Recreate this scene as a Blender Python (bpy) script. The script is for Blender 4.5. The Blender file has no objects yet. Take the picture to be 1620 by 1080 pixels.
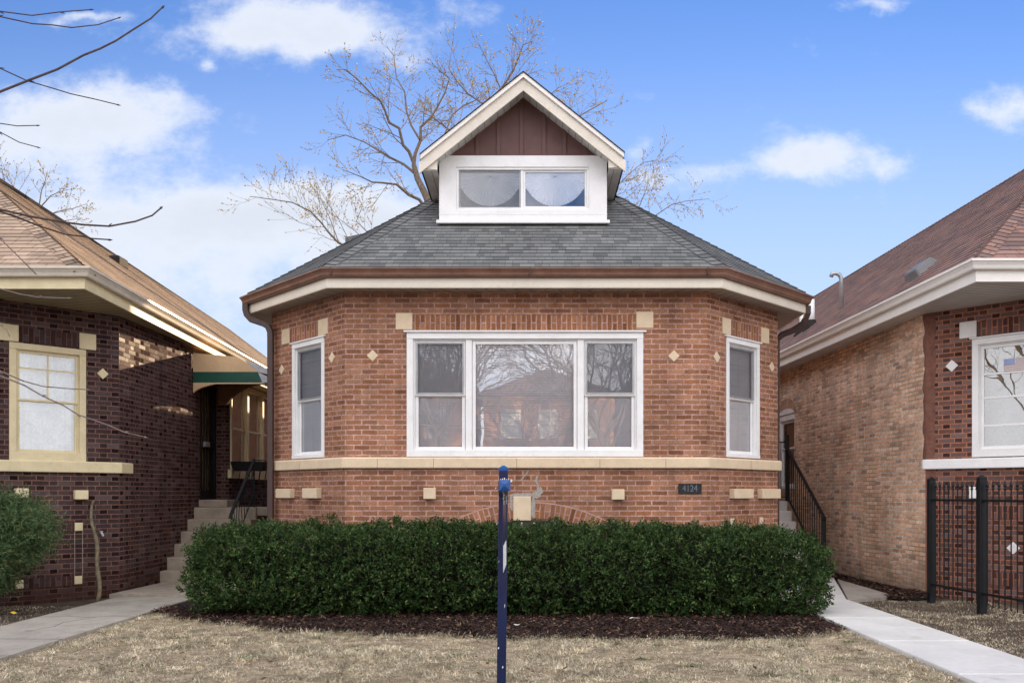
import bpy, math, random
import numpy as np
from mathutils import Vector, noise as mnoise
R = math.radians
random.seed(7); rng = np.random.default_rng(7)
scene = bpy.context.scene
col = scene.collection

# ------------------------------------------------------------------ camera
EYE = 1.45
cd = bpy.data.cameras.new('camera'); cam = bpy.data.objects.new('camera', cd); col.objects.link(cam)
cam.location = (0, 0, EYE); cam.rotation_euler = (R(90), 0, 0)
cd.sensor_width = 36; cd.lens = 30.0; cd.shift_x = -30/1620; cd.shift_y = 240/1620
cd.clip_start = 0.05; cd.clip_end = 3000
scene.camera = cam
scene.view_settings.view_transform = 'Standard'; scene.view_settings.look = 'None'
scene.view_settings.exposure = 1.42; scene.view_settings.gamma = 1.0
scene.cycles.max_bounces = 8; scene.cycles.transparent_max_bounces = 16
F = 1350.0; CX = 840.0; CY = 780.0
def at(px, py, d): return ((px-CX)/F*d, d, EYE+(CY-py)/F*d)      # measured photo pixel + distance -> metres

# ------------------------------------------------------------------ sun and sky
SUN_EL, SUN_AZ = 13.0, 14.0        # behind the house, slightly to the right
sd = Vector((math.sin(R(SUN_AZ))*math.cos(R(SUN_EL)), math.cos(R(SUN_AZ))*math.cos(R(SUN_EL)), math.sin(R(SUN_EL))))
ld = bpy.data.lights.new('sun', 'SUN'); ld.energy = 4.2; ld.angle = R(0.5); ld.color = (1.0, .74, .46)
sun = bpy.data.objects.new('sun', ld); col.objects.link(sun)
sun.rotation_euler = sd.to_track_quat('Z', 'Y').to_euler(); sun.location = (0, 60, 40)

class NT:
    """small node-tree writer"""
    def __init__(s, tree): s.t = tree; s.n = tree.nodes; s.l = tree.links
    def put(s, sock, v):
        if isinstance(v, bpy.types.NodeSocket): s.l.new(v, sock)
        elif v is not None: sock.default_value = v
    def math(s, op, a, b=None, c=None, clamp=False):
        m = s.n.new('ShaderNodeMath'); m.operation = op; m.use_clamp = clamp
        for i, v in enumerate((a, b, c)):
            if v is not None: s.put(m.inputs[i], v)
        return m.outputs[0]
    def mix(s, f, a, b, blend='MIX'):
        m = s.n.new('ShaderNodeMix'); m.data_type = 'RGBA'; m.blend_type = blend
        s.put(m.inputs[0], f); s.put(m.inputs[6], c4(a)); s.put(m.inputs[7], c4(b)); return m.outputs[2]
    def noise(s, vec, scale, detail=3, rough=.55, out=0, dist=0):
        m = s.n.new('ShaderNodeTexNoise'); s.put(m.inputs['Vector'], vec)
        m.inputs['Scale'].default_value = scale; m.inputs['Detail'].default_value = detail
        m.inputs['Roughness'].default_value = rough; m.inputs['Distortion'].default_value = dist
        return m.outputs[out]
    def ramp(s, f, stops, interp='LINEAR'):
        m = s.n.new('ShaderNodeValToRGB'); s.put(m.inputs[0], f); r = m.color_ramp; r.interpolation = interp
        while len(r.elements) < len(stops): r.elements.new(.5)
        for e, (p, c) in zip(r.elements, stops): e.position = p; e.color = c4(c)
        return m.outputs[0]
    def rng(s, v, a, b, c=0., d=1., smooth=True):
        m = s.n.new('ShaderNodeMapRange'); m.interpolation_type = 'SMOOTHSTEP' if smooth else 'LINEAR'
        s.put(m.inputs[0], v)
        for i, x in zip((1, 2, 3, 4), (a, b, c, d)): s.put(m.inputs[i], x)
        return m.outputs[0]
    def comb(s, x, y, z=0.):
        m = s.n.new('ShaderNodeCombineXYZ'); s.put(m.inputs[0], x); s.put(m.inputs[1], y); s.put(m.inputs[2], z); return m.outputs[0]
    def sep(s, v):
        m = s.n.new('ShaderNodeSeparateXYZ'); s.put(m.inputs[0], v); return m.outputs
    def white(s, v, out='Value'):
        m = s.n.new('ShaderNodeTexWhiteNoise'); m.noise_dimensions = '3D'; s.put(m.inputs[0], v); return m.outputs[out]
def c4(c):
    if isinstance(c, (tuple, list)) and len(c) == 3: return (*c, 1.0)
    return c

w = bpy.data.worlds.new('World'); scene.world = w; w.use_nodes = True
q = NT(w.node_tree); q.n.clear()
sky = q.n.new('ShaderNodeTexSky'); sky.sky_type = 'NISHITA'; sky.sun_disc = False
sky.sun_elevation = R(SUN_EL); sky.sun_rotation = R(SUN_AZ)
sky.air_density = 1.0; sky.dust_density = 0.0; sky.ozone_density = 3.0; sky.altitude = 200
tc = q.n.new('ShaderNodeTexCoord'); D = tc.outputs['Generated']; dx, dy, dz = q.sep(D)
sy = q.math('MAXIMUM', dy, .05)
U = q.math('DIVIDE', dx, sy); V = q.math('DIVIDE', dz, sy)
BL = [(470,20,185,50,1.),(560,60,110,30,.7),(380,60,90,25,.6),(110,165,140,42,.8),(210,190,110,60,.9),(40,225,120,50,.85),(250,330,250,50,1.0),(430,330,130,45,.9),(300,440,300,110,.95),(600,350,90,60,.7),(130,22,60,9,.75),
      (1003,235,28,26,.8),(1040,280,60,22,.7),(1295,245,75,40,1.),(1245,262,40,18,.6),(1130,262,45,18,.6),(1598,182,42,30,1.),(1385,3,55,10,.9),(325,106,13,9,.7),(640,100,40,20,.5),(640,330,60,40,.55),(1410,268,30,18,.5)]
tot = None
wob = q.noise(q.comb(U, V), 7.0, 5, .6, 1)
wx, wy, _ = q.sep(wob)
U2 = q.math('MULTIPLY_ADD', wx, .10, q.math('SUBTRACT', U, .05)); V2 = q.math('MULTIPLY_ADD', wy, .07, q.math('SUBTRACT', V, .035))
for (a, b, rx, ry, k) in BL:
    ex = q.math('POWER', q.math('ABSOLUTE', q.math('MULTIPLY', q.math('SUBTRACT', U2, (a-CX)/F), F/rx)), 2.)
    ey = q.math('MULTIPLY_ADD', V2, F/ry, -(CY-b)/ry); ey = q.math('MULTIPLY', ey, ey)
    g = q.math('MULTIPLY', q.math('EXPONENT', q.math('MULTIPLY', q.math('ADD', ex, ey), -.8)), k)
    tot = g if tot is None else q.math('ADD', tot, g)
fn = q.noise(q.comb(U, q.math('MULTIPLY', V, 1.5)), 8.0, 10, .66)
fm = q.math('ADD', tot, q.math('MULTIPLY', q.math('SUBTRACT', fn, .5), 2.7))
front = q.rng(fm, .24, 1.25, 0., .96)
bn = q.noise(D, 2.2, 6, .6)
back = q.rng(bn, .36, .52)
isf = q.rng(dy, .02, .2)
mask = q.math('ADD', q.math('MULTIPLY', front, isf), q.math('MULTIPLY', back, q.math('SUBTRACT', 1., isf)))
mask = q.math('MULTIPLY', mask, q.rng(dz, -.02, .04))
hs = q.n.new('ShaderNodeHueSaturation'); hs.inputs['Saturation'].default_value = .80
q.l.new(sky.outputs[0], hs.inputs['Color'])
# clear, cool air: the spring sky is bluer than the default atmosphere
skyc = q.mix(1.0, hs.outputs[0], (.34, .50, .78), 'MULTIPLY')
CL_F = (3.0, 3.2, 3.6); CL_FILL = (9.9, 9.7, 9.9)  # second colour: unseen bright clouds added behind the camera to light the facade
shade = q.rng(fm, .5, 2.2, 1.08, .95)
cf = q.mix(1.0, CL_F, q.comb(shade, shade, shade), 'MULTIPLY')
cloud = q.mix(isf, CL_FILL, cf)
hz = q.rng(V, .05, .62, .95, .0)      # thin white veil low in the sky
skyc = q.mix(q.math('MULTIPLY', hz, isf), skyc, (2.45, 2.9, 3.65))
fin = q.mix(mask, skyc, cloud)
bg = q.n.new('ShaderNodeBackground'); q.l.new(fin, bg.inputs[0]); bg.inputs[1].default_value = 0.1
wo = q.n.new('ShaderNodeOutputWorld'); q.l.new(bg.outputs[0], wo.inputs[0])

# ------------------------------------------------------------------ object helpers
ORG = {}
def tag(o, label=None, cat=None, group=None, kind=None):
    if label: o['label'] = label
    if cat: o['category'] = cat
    if group: o['group'] = group
    if kind: o['kind'] = kind
    return o
def thing(name, loc, label, cat, group=None):
    o = bpy.data.objects.new(name, None); col.objects.link(o); o.location = loc
    o.empty_display_size = .3; ORG[o] = Vector(loc)
    return tag(o, label, cat, group)

class MB:
    def __init__(s): s.v = []; s.f = []; s.uv = []; s.m = []; s.smooth = False
    def face(s, pts, uv=None, mi=0):
        b = len(s.v); s.v += [tuple(p) for p in pts]; s.f.append(tuple(range(b, b+len(pts)))); s.uv.append(uv); s.m.append(mi)
    def box(s, x0, x1, y0, y1, z0, z1, mi=0):
        s.hexa([(x0,y0,z0),(x1,y0,z0),(x1,y1,z0),(x0,y1,z0),(x0,y0,z1),(x1,y0,z1),(x1,y1,z1),(x0,y1,z1)], mi)
    def hexa(s, p, mi=0):
        b = len(s.v); s.v += [tuple(a) for a in p]
        for f in ((0,3,2,1),(4,5,6,7),(0,1,5,4),(1,2,6,5),(2,3,7,6),(3,0,4,7)):
            s.f.append(tuple(b+i for i in f)); s.uv.append(None); s.m.append(mi)
    def fbox(s, fr, u0, u1, z0, z1, w0, w1, mi=0):
        P = lambda u, w_, z: fr.pt(u, z, w_)
        s.hexa([P(u0,w1,z0),P(u1,w1,z0),P(u1,w0,z0),P(u0,w0,z0),P(u0,w1,z1),P(u1,w1,z1),P(u1,w0,z1),P(u0,w0,z1)], mi)
    def fquad(s, fr, u0, u1, z0, z1, w_=0., uv=None, mi=0):
        s.face([fr.pt(u0,z0,w_), fr.pt(u1,z0,w_), fr.pt(u1,z1,w_), fr.pt(u0,z1,w_)], uv, mi)
    def prism(s, pts, ext, mi=0):
        """pts: planar 3D loop, ext: extrusion vector"""
        e = Vector(ext); b = len(s.v); n = len(pts)
        s.v += [tuple(p) for p in pts] + [tuple(Vector(p)+e) for p in pts]
        s.f.append(tuple(b+i for i in range(n))); s.f.append(tuple(b+n+i for i in reversed(range(n)))); s.uv += [None, None]; s.m += [mi, mi]
        for i in range(n):
            j = (i+1) % n; s.f.append((b+j, b+i, b+n+i, b+n+j)); s.uv.append(None); s.m.append(mi)
    def tube(s, path, rad, n=8, cap=True, mi=0, flat=None):
        path = [Vector(p) for p in path]
        if not hasattr(rad, '__len__'): rad = [rad]*len(path)
        b = len(s.v); prev = None
        for i, p in enumerate(path):
            t = (path[min(i+1, len(path)-1)] - path[max(i-1, 0)]);
            if t.length < 1e-9: t = Vector((0,0,1))
            t.normalize()
            if prev is None:
                a = Vector((0,0,1)) if abs(t.z) < .9 else Vector((0,1,0))
                x = t.cross(a).normalized()
            else: x = (prev - t*prev.dot(t)); x = x.normalized() if x.length > 1e-6 else t.orthogonal().normalized()
            prev = x; y = t.cross(x)
            for k in range(n):
                an = 2*math.pi*(k+.5)/n
                r = rad[i]*(1.0 if n > 4 else 1.0)
                if flat: s.v.append(tuple(p + x*(math.copysign(flat[0], math.cos(an))) + y*(math.copysign(flat[1], math.sin(an)))))
                else: s.v.append(tuple(p + x*r*math.cos(an) + y*r*math.sin(an)))
        for i in range(len(path)-1):
            for k in range(n):
                a0 = b+i*n+k; a1 = b+i*n+(k+1) % n
                s.f.append((a0, a1, a1+n, a0+n)); s.uv.append(None); s.m.append(mi)
        if cap:
            s.f.append(tuple(b+k for k in reversed(range(n)))); s.f.append(tuple(b+(len(path)-1)*n+k for k in range(n)))
            s.uv += [None, None]; s.m += [mi, mi]
    def build(s, name, mat, parent=None, smooth=False, bevel=0):
        O = ORG.get(parent, Vector((0,0,0)))
        me = bpy.data.meshes.new(name)
        me.from_pydata([(a[0]-O.x, a[1]-O.y, a[2]-O.z) for a in s.v], [], s.f)
        uvl = me.uv_layers.new(name='UVMap'); data = np.zeros(len(me.loops)*2, dtype=np.float32); li = 0
        for f, uv in zip(s.f, s.uv):
            k = len(f)
            if uv is None:
                p0, p1, p2 = (Vector(s.v[f[i]]) for i in (0, 1, 2))
                n = (p1-p0).cross(p2-p0)
                if n.length < 1e-12 and k > 3: n = (p2-p0).cross(Vector(s.v[f[3]])-p0)
                n = n.normalized() if n.length > 1e-12 else Vector((0,0,1))
                if abs(n.z) > .93: T = Vector((1,0,0)); B = Vector((0,1,0))
                else: T = Vector((-n.y, n.x, 0)).normalized(); B = n.cross(T); B = -B if B.z < 0 else B
                for i in f: p = Vector(s.v[i]); data[li] = p.dot(T); data[li+1] = p.dot(B); li += 2
            else:
                for a in uv: data[li] = a[0]; data[li+1] = a[1]; li += 2
        uvl.data.foreach_set('uv', data)
        mats = mat if isinstance(mat, (list, tuple)) else [mat]
        for mm in mats: me.materials.append(mm)
        if len(mats) > 1: me.polygons.foreach_set('material_index', s.m)
        if smooth: me.polygons.foreach_set('use_smooth', [True]*len(me.polygons))
        me.update()
        o = bpy.data.objects.new(name, me); col.objects.link(o)
        if parent is not None: o.parent = parent
        ORG[o] = O
        if bevel:
            b = o.modifiers.new('bevel', 'BEVEL'); b.width = bevel; b.segments = 1; b.limit_method = 'ANGLE'; b.angle_limit = R(40)
        return o
def fastmesh(name, V, Fc, mat, parent=None, nper=4):
    """V: (n,3) array, Fc: (m,nper) int array"""
    O = ORG.get(parent, Vector((0,0,0)))
    me = bpy.data.meshes.new(name); V = V - np.array([O.x, O.y, O.z])
    me.vertices.add(len(V)); me.vertices.foreach_set('co', V.astype(np.float32).ravel())
    me.loops.add(Fc.size); me.loops.foreach_set('vertex_index', Fc.astype(np.int32).ravel())
    me.polygons.add(len(Fc)); me.polygons.foreach_set('loop_start', np.arange(len(Fc), dtype=np.int32)*nper)
    me.polygons.foreach_set('loop_total', np.full(len(Fc), nper, dtype=np.int32))
    me.update(calc_edges=True); me.materials.append(mat)
    o = bpy.data.objects.new(name, me); col.objects.link(o)
    if parent is not None: o.parent = parent
    ORG[o] = O
    return o

class Fr:
    """wall frame: u runs to the viewer's right, w outwards, z up"""
    def __init__(s, p, q_):
        s.O = Vector((p[0], p[1], 0)); t = Vector((q_[0]-p[0], q_[1]-p[1], 0)); s.L = t.length; s.t = t.normalized(); s.n = Vector((s.t.y, -s.t.x, 0))
    def pt(s, u, z, w_=0.): p = s.O + s.t*u + s.n*w_; return (p.x, p.y, z)
    def hit(s, px, py, w_=0.):
        r = Vector(((px-CX)/F, 1, 0)); d = (s.O.dot(s.n)+w_)/r.dot(s.n); p = r*d
        return (p-s.O).dot(s.t), EYE+(CY-py)/F*d
def offset_path(path, o):
    out = []; n = len(path)
    for i in range(n):
        ns = []
        for a, b in ((i-1, i), (i, i+1)):
            if a < 0 or b >= n: continue
            t = Vector((path[b][0]-path[a][0], path[b][1]-path[a][1])).normalized(); ns.append(Vector((t.y, -t.x)))
        m = sum(ns, Vector((0, 0))).normalized(); k = 1/max(.3, m.dot(ns[0])); out.append((path[i][0]+m.x*o*k, path[i][1]+m.y*o*k))
    return out
def sweep(mb, path, prof, z, closed=True):
    """prof: (out, dz) loop swept along a plan path; UV u = length, v = profile"""
    rings = [[(*offset_path(path, o)[i], z+dz) for (o, dz) in prof] for i in range(len(path))]
    L = 0
    for i in range(len(path)-1):
        d = math.dist(path[i], path[i+1]); k = len(prof); pv = 0
        for j in range(k if closed else k-1):
            j2 = (j+1) % k; dv = math.dist(prof[j], prof[j2])
            mb.face([rings[i][j], rings[i+1][j], rings[i+1][j2], rings[i][j2]], [(L, pv), (L+d, pv), (L+d, pv+dv), (L, pv+dv)]); pv += dv
        L += d
    if closed:
        mb.face(list(reversed(rings[0]))); mb.face(rings[-1])
def ring(mb, inner, outer, z, z2=None):
    L = 0; z2 = z if z2 is None else z2
    for i in range(len(inner)-1):
        d = math.dist(outer[i], outer[i+1]); wd = math.dist(inner[i], outer[i])
        mb.face([(*outer[i], z2), (*inner[i], z), (*inner[i+1], z), (*outer[i+1], z2)], [(L, wd), (L, 0), (L+d, 0), (L+d, wd)]); L += d
def wall(mb, fr, u0, u1, z0, z1, holes=(), reveal=.11):
    us = sorted({u0, u1, *[h[0] for h in holes], *[h[1] for h in holes]}); zs = sorted({z0, z1, *[h[2] for h in holes], *[h[3] for h in holes]})
    for a, b in zip(us, us[1:]):
        for c, d in zip(zs, zs[1:]):
            mu, mz = (a+b)/2, (c+d)/2
            if any(h[0] < mu < h[1] and h[2] < mz < h[3] for h in holes): continue
            mb.fquad(fr, a, b, c, d)
    for (a, b, c, d) in holes:
        P = fr.pt; r = -reveal
        mb.face([P(a,c,0), P(a,d,0), P(a,d,r), P(a,c,r)]); mb.face([P(b,c,r), P(b,d,r), P(b,d,0), P(b,c,0)])
        mb.face([P(a,d,0), P(b,d,0), P(b,d,r), P(a,d,r)]); mb.face([P(a,c,r), P(b,c,r), P(b,c,0), P(a,c,0)])

# ------------------------------------------------------------------ materials
def newmat(name):
    m = bpy.data.materials.new(name); m.use_nodes = True; t = NT(m.node_tree)
    bs = t.n['Principled BSDF']; return m, t, bs
def bump(t, bs, h, strength=.5, dist=.01):
    b = t.n.new('ShaderNodeBump'); b.inputs['Strength'].default_value = strength; b.inputs['Distance'].default_value = dist
    t.put(b.inputs['Height'], h); t.l.new(b.outputs[0], bs.inputs['Normal'])
def objco(t): return t.n.new('ShaderNodeNewGeometry').outputs['Position']
def uvco(t): return t.n.new('ShaderNodeTexCoord').outputs['UV']
def plain(name, c, rough=.6, var=.12, scale=6, spec=.4, metal=0, bmp=0, stain=None):
    m, t, bs = newmat(name); P = objco(t)
    n = t.noise(P, scale, 5, .6); n2 = t.noise(P, scale*9, 3, .6)
    f = t.rng(n, .3, .7, 1-var, 1+var*.6); f2 = t.rng(n2, .3, .7, 1-var*.4, 1+var*.4); f = t.math('MULTIPLY', f, f2)
    cc = t.mix(1., c, t.comb(f, f, f), 'MULTIPLY')
    if stain:
        s = t.noise(P, stain[1], 6, .7); cc = t.mix(t.rng(s, .56, .72, 0., stain[2]), cc, stain[0])
    t.put(bs.inputs['Base Color'], cc); bs.inputs['Roughness'].default_value = rough; bs.inputs['Metallic'].default_value = metal
    bs.inputs['Specular IOR Level'].default_value = spec
    if bmp: bump(t, bs, n2, bmp, .004)
    return m
def brick(name, cols, mortar, w_=.2159, h=.0677, m_=.0125, bond='run', mvar=.1, rough=.85, soil=None, swap=False, speck=.25, hw=None, hcols=None, tint=None):
    m, t, bs = newmat(name); u, v, _ = t.sep(uvco(t))
    if swap: u, v = v, u
    P = objco(t)
    jit = t.noise(P, 9, 2, .5, 1); jx, jy, _ = t.sep(jit)
    u = t.math('ADD', u, t.math('MULTIPLY_ADD', jx, .012, -.006)); v = t.math('ADD', v, t.math('MULTIPLY_ADD', jy, .010, -.005))
    vr = t.math('DIVIDE', v, h); row = t.math('FLOOR', vr); fv = t.math('MULTIPLY', t.math('FRACT', vr), h)
    par = t.math('FLOORED_MODULO', row, 2.)
    if bond == 'run':
        ur = t.math('ADD', t.math('DIVIDE', u, w_), t.math('MULTIPLY', par, .5)); cell = t.math('FLOOR', ur)
        fu = t.math('MULTIPLY', t.math('FRACT', ur), w_); wid = w_; head = None
    else:                                    # alternating stretchers and headers
        hw = hw or w_/2; per = w_+hw
        ur = t.math('ADD', t.math('DIVIDE', u, per), t.math('MULTIPLY', par, .5)); c0 = t.math('FLOOR', ur)
        x = t.math('MULTIPLY', t.math('FRACT', ur), per); head = t.math('GREATER_THAN', x, w_)
        cell = t.math('MULTIPLY_ADD', c0, 2., head); fu = t.math('SUBTRACT', x, t.math('MULTIPLY', head, w_))
        wid = t.math('MULTIPLY_ADD', head, hw-w_, w_)
    ex = t.math('MINIMUM', fu, t.math('SUBTRACT', wid, fu)); ey = t.math('MINIMUM', fv, t.math('SUBTRACT', h, fv))
    e = t.math('MINIMUM', ex, ey)
    e = t.math('ADD', e, t.math('MULTIPLY_ADD', t.noise(P, 45, 3), .008, -.004))
    bm = t.rng(e, m_*.38, m_*.68)
    idv = t.white(t.comb(cell, row, 3.)); idc = t.white(t.comb(row, cell, 9.))
    n = len(cols); base = t.ramp(idv, [((i+.0)/n, c) for i, c in enumerate(cols)], 'CONSTANT')
    if head is not None and hcols:
        k = len(hcols); hb = t.ramp(idc, [(i/k, c) for i, c in enumerate(hcols)], 'CONSTANT'); base = t.mix(head, base, hb)
    val = t.math('MULTIPLY_ADD', idc, .34, .82)
    sp = t.noise(P, 75, 5, .8); sp = t.rng(sp, .35, .65, 1-speck, 1+speck)
    val = t.math('MULTIPLY', val, sp); base = t.mix(1., base, t.comb(val, val, val), 'MULTIPLY')
    mn = t.rng(t.noise(P, 14, 4), .3, .7, 1-mvar*2, 1+mvar); mc = t.mix(1., mortar, t.comb(mn, mn, mn), 'MULTIPLY')
    if tint: mc = t.mix(t.rng(t.noise(P, 1.1, 4), .45, .6), mc, tint)
    smear = t.rng(t.noise(P, 6, 6, .75), .55, .8, 0, .35)
    c = t.mix(bm, mc, t.mix(smear, base, mc))
    big = t.rng(t.noise(P, .9, 5, .65), .3, .7, .84, 1.12); c = t.mix(1., c, t.comb(big, big, big), 'MULTIPLY')
    px_, py_, pz_ = t.sep(P); sk = t.noise(t.comb(t.math('MULTIPLY', t.math('ADD', px_, py_), 3.5), t.math('MULTIPLY', pz_, .35), 0.), 1.0, 5, .65); sk = t.rng(sk, .3, .7, .80, 1.12); c = t.mix(1., c, t.comb(sk, sk, sk), 'MULTIPLY')
    ef = t.rng(t.noise(P, 2.3, 8, .75), .60, .78, 0., .2); c = t.mix(ef, c, (.46, .34, .28))if m_ > .0135 else c
    if soil:
        z = t.sep(P)[2]; s = t.math('MULTIPLY', t.rng(z, soil[1], soil[2], 1., 0.), t.rng(t.noise(P, 2.5, 5, .65), .3, .6, .35, 1.)); c = t.mix(t.math('MULTIPLY', s, soil[3]), c, soil[0])
    t.put(bs.inputs['Base Color'], c); t.put(bs.inputs['Roughness'], t.math('MULTIPLY_ADD', t.math('MULTIPLY', bm, idv), rough-1.05, 1.0)); t.put(bs.inputs['Specular IOR Level'], t.math('MULTIPLY', t.math('MULTIPLY', bm, t.math('POWER', idc, 1.5)), .55))
    hgt = t.math('ADD', bm, t.math('MULTIPLY', sp, .25)); bump(t, bs, hgt, .7, .006)
    return m
def shingle(name, cols, h=.135, w_=.24, speck=.18, streak=0):
    m, t, bs = newmat(name); u, v, _ = t.sep(uvco(t)); P = objco(t)
    vr = t.math('DIVIDE', v, h); row = t.math('FLOOR', vr); off = t.white(t.comb(row, 5., 1.))
    u2 = t.math('ADD', t.math('DIVIDE', u, w_), t.math('MULTIPLY', off, 7.3))
    u2 = t.math('ADD', u2, t.math('MULTIPLY', t.math('SINE', t.math('MULTIPLY', u2, 2.1)), .28))
    cell = t.math('FLOOR', u2); fu = t.math('FRACT', u2); idv = t.white(t.comb(cell, row, 2.))
    n = len(cols); base = t.ramp(idv, [(i/n, c) for i, c in enumerate(cols)], 'CONSTANT')
    e = t.math('MINIMUM', fu, t.math('SUBTRACT', 1., fu)); gap = t.rng(e, .012, .035, .45, 1.)
    fv = t.math('FRACT', vr); edge = t.rng(fv, .0, .09, .5, 1.)
    sp = t.rng(t.noise(P, 140, 3, .75), .35, .65, 1-speck, 1+speck)
    wv = t.rng(t.noise(P, 1.3, 5, .6), .3, .7, .85, 1.15)
    k = t.math('MULTIPLY', t.math('MULTIPLY', gap, edge), t.math('MULTIPLY', sp, wv))
    c = t.mix(1., base, t.comb(k, k, k), 'MULTIPLY')
    if streak:
        s = t.noise(t.comb(u, t.math('MULTIPLY', v, .12), 0.), 1.0, 4, .6) ; c = t.mix(t.rng(s, .5, .64, 0., streak), c, (.05, .045, .045))
    t.put(bs.inputs['Base Color'], c); bs.inputs['Roughness'].default_value = .95; bs.inputs['Specular IOR Level'].default_value = .15
    hgt = t.math('ADD', t.math('MULTIPLY', idv, .5), t.math('MULTIPLY', sp, .3)); hgt = t.math('MULTIPLY', hgt, gap); bump(t, bs, hgt, .6, .006)
    return m
def lines(name, c, pitch=.2, wd=.02, dark=.12, rough=.5, axis=0):
    m, t, bs = newmat(name); uv = t.sep(uvco(t)); a = uv[axis]
    f = t.math('FRACT', t.math('DIVIDE', a, pitch)); e = t.math('MULTIPLY', t.math('MINIMUM', f, t.math('SUBTRACT', 1., f)), pitch)
    k = t.rng(e, wd*.3, wd*.7, dark, 1.); n = t.rng(t.noise(objco(t), 3, 4), .3, .7, .9, 1.06); k2 = t.math('MULTIPLY', k, n)
    t.put(bs.inputs['Base Color'], t.mix(1., c, t.comb(k2, k2, k2), 'MULTIPLY')); bs.inputs['Roughness'].default_value = rough; bump(t, bs, k, .5, .006)
    return m
def glassmat(name, refl=.16, tint=(.96, .98, 1.), rough=.0, wave=.0):
    m, t, bs = newmat(name); t.n.remove(bs)
    tr = t.n.new('ShaderNodeBsdfTransparent'); tr.inputs[0].default_value = c4(tint)
    gl = t.n.new('ShaderNodeBsdfGlossy'); gl.inputs['Roughness'].default_value = rough; gl.inputs[0].default_value = (1, 1, 1, 1)
    fr = t.n.new('ShaderNodeFresnel'); fr.inputs[0].default_value = 1.5
    f = t.math('MULTIPLY_ADD', fr.outputs[0], 1.0, refl-.04, clamp=True)
    if wave:
        b = t.n.new('ShaderNodeBump'); b.inputs['Strength'].default_value = wave; b.inputs['Distance'].default_value = .02
        t.l.new(t.noise(objco(t), 1.7, 2, .4), b.inputs['Height']); t.l.new(b.outputs[0], gl.inputs['Normal'])
    mx = t.n.new('ShaderNodeMixShader'); t.put(mx.inputs[0], f); t.l.new(tr.outputs[0], mx.inputs[1]); t.l.new(gl.outputs[0], mx.inputs[2])
    t.l.new(mx.outputs[0], t.n['Material Output'].inputs[0]); return m
def meshscreen(name, c=(.10,.11,.13), a=.34):
    m, t, bs = newmat(name); t.n.remove(bs)
    tr = t.n.new('ShaderNodeBsdfTransparent'); df = t.n.new('ShaderNodeBsdfDiffuse'); df.inputs[0].default_value = c4(c)
    mx = t.n.new('ShaderNodeMixShader'); mx.inputs[0].default_value = a; t.l.new(tr.outputs[0], mx.inputs[1]); t.l.new(df.outputs[0], mx.inputs[2])
    t.l.new(mx.outputs[0], t.n['Material Output'].inputs[0]); return m
def leafmat(name, cols, rough=.55, trans=.15, fine=0):
    m, t, bs = newmat(name); g = t.n.new('ShaderNodeNewGeometry'); r = g.outputs['Random Per Island']
    n = len(cols); base = t.ramp(r, [(i/(n-1), c) for i, c in enumerate(cols)])
    big = t.rng(t.noise(g.outputs['Position'], 3.5, 4), .3, .7, .7, 1.3); base = t.mix(1., base, t.comb(big, big, big), 'MULTIPLY')
    if fine: fb = t.rng(t.noise(g.outputs['Position'], fine, 4), .32, .68, .55, 1.25); base = t.mix(1., base, t.comb(fb, fb, fb), 'MULTIPLY')
    t.put(bs.inputs['Base Color'], base); bs.inputs['Roughness'].default_value = rough; bs.inputs['Specular IOR Level'].default_value = .16
    if trans:
        tl = t.n.new('ShaderNodeBsdfTranslucent'); t.put(tl.inputs[0], base); mx = t.n.new('ShaderNodeMixShader'); mx.inputs[0].default_value = trans
        t.l.new(bs.outputs[0], mx.inputs[1]); t.l.new(tl.outputs[0], mx.inputs[2]); t.l.new(mx.outputs[0], t.n['Material Output'].inputs[0])
    return m

M = {}
M['brick_main'] = brick('brown_brick', [(.305,.144,.077),(.275,.127,.068),(.335,.164,.090),(.235,.106,.060),(.31,.149,.083),(.265,.128,.075),(.325,.142,.071),(.295,.153,.089)], (.48,.295,.25), m_=.0165, mvar=.15, speck=.5)
M['brick_main_up'] = brick('brown_brick_upright', [(.315,.140,.066),(.28,.122,.058),(.345,.160,.078),(.235,.100,.050),(.32,.145,.072)], (.46,.285,.245), m_=.0165, speck=.35)
M['brick_left'] = brick('dark_purple_brick', [(.058,.034,.035),(.07,.042,.041),(.05,.032,.038),(.08,.052,.053),(.055,.036,.033)], (.21,.115,.09), bond='alt', m_=.012, hcols=[(.022,.014,.016),(.035,.02,.02),(.03,.018,.02)], speck=.3, soil=((.045,.018,.012), -.1, .55, .8), rough=.7)
M['brick_left_up'] = brick('dark_purple_brick_upright', [(.05,.028,.028),(.06,.034,.034),(.04,.026,.03)], (.15,.08,.062), m_=.011, rough=.7)
M['brick_right'] = brick('red_grey_face_brick', [(.135,.085,.078),(.17,.11,.095),(.12,.07,.06),(.15,.10,.10),(.18,.095,.075)], (.40,.17,.105), bond='alt', m_=.014, hcols=[(.06,.03,.026),(.085,.042,.034),(.05,.03,.03)], speck=.25)
M['brick_right_up'] = brick('red_face_brick_upright', [(.13,.08,.07),(.09,.045,.038),(.16,.09,.08)], (.38,.16,.10), m_=.014)
M['brick_common'] = brick('tan_common_brick', [(.76,.48,.32),(.72,.45,.30),(.78,.55,.39),(.62,.40,.27),(.76,.51,.36),(.46,.31,.23),(.75,.47,.31),(.70,.42,.27),(.77,.53,.37)], (.74,.64,.55), w_=.205, h=.066, m_=.016, mvar=.2, speck=.35, tint=(.36,.31,.25), soil=((.2,.16,.12), -.1, .5, .6))
M['roof_main'] = shingle('grey_shingles', [(.158,.163,.163),(.135,.14,.142),(.178,.182,.18),(.11,.114,.117),(.15,.155,.155),(.165,.17,.168)], w_=.13)
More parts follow.
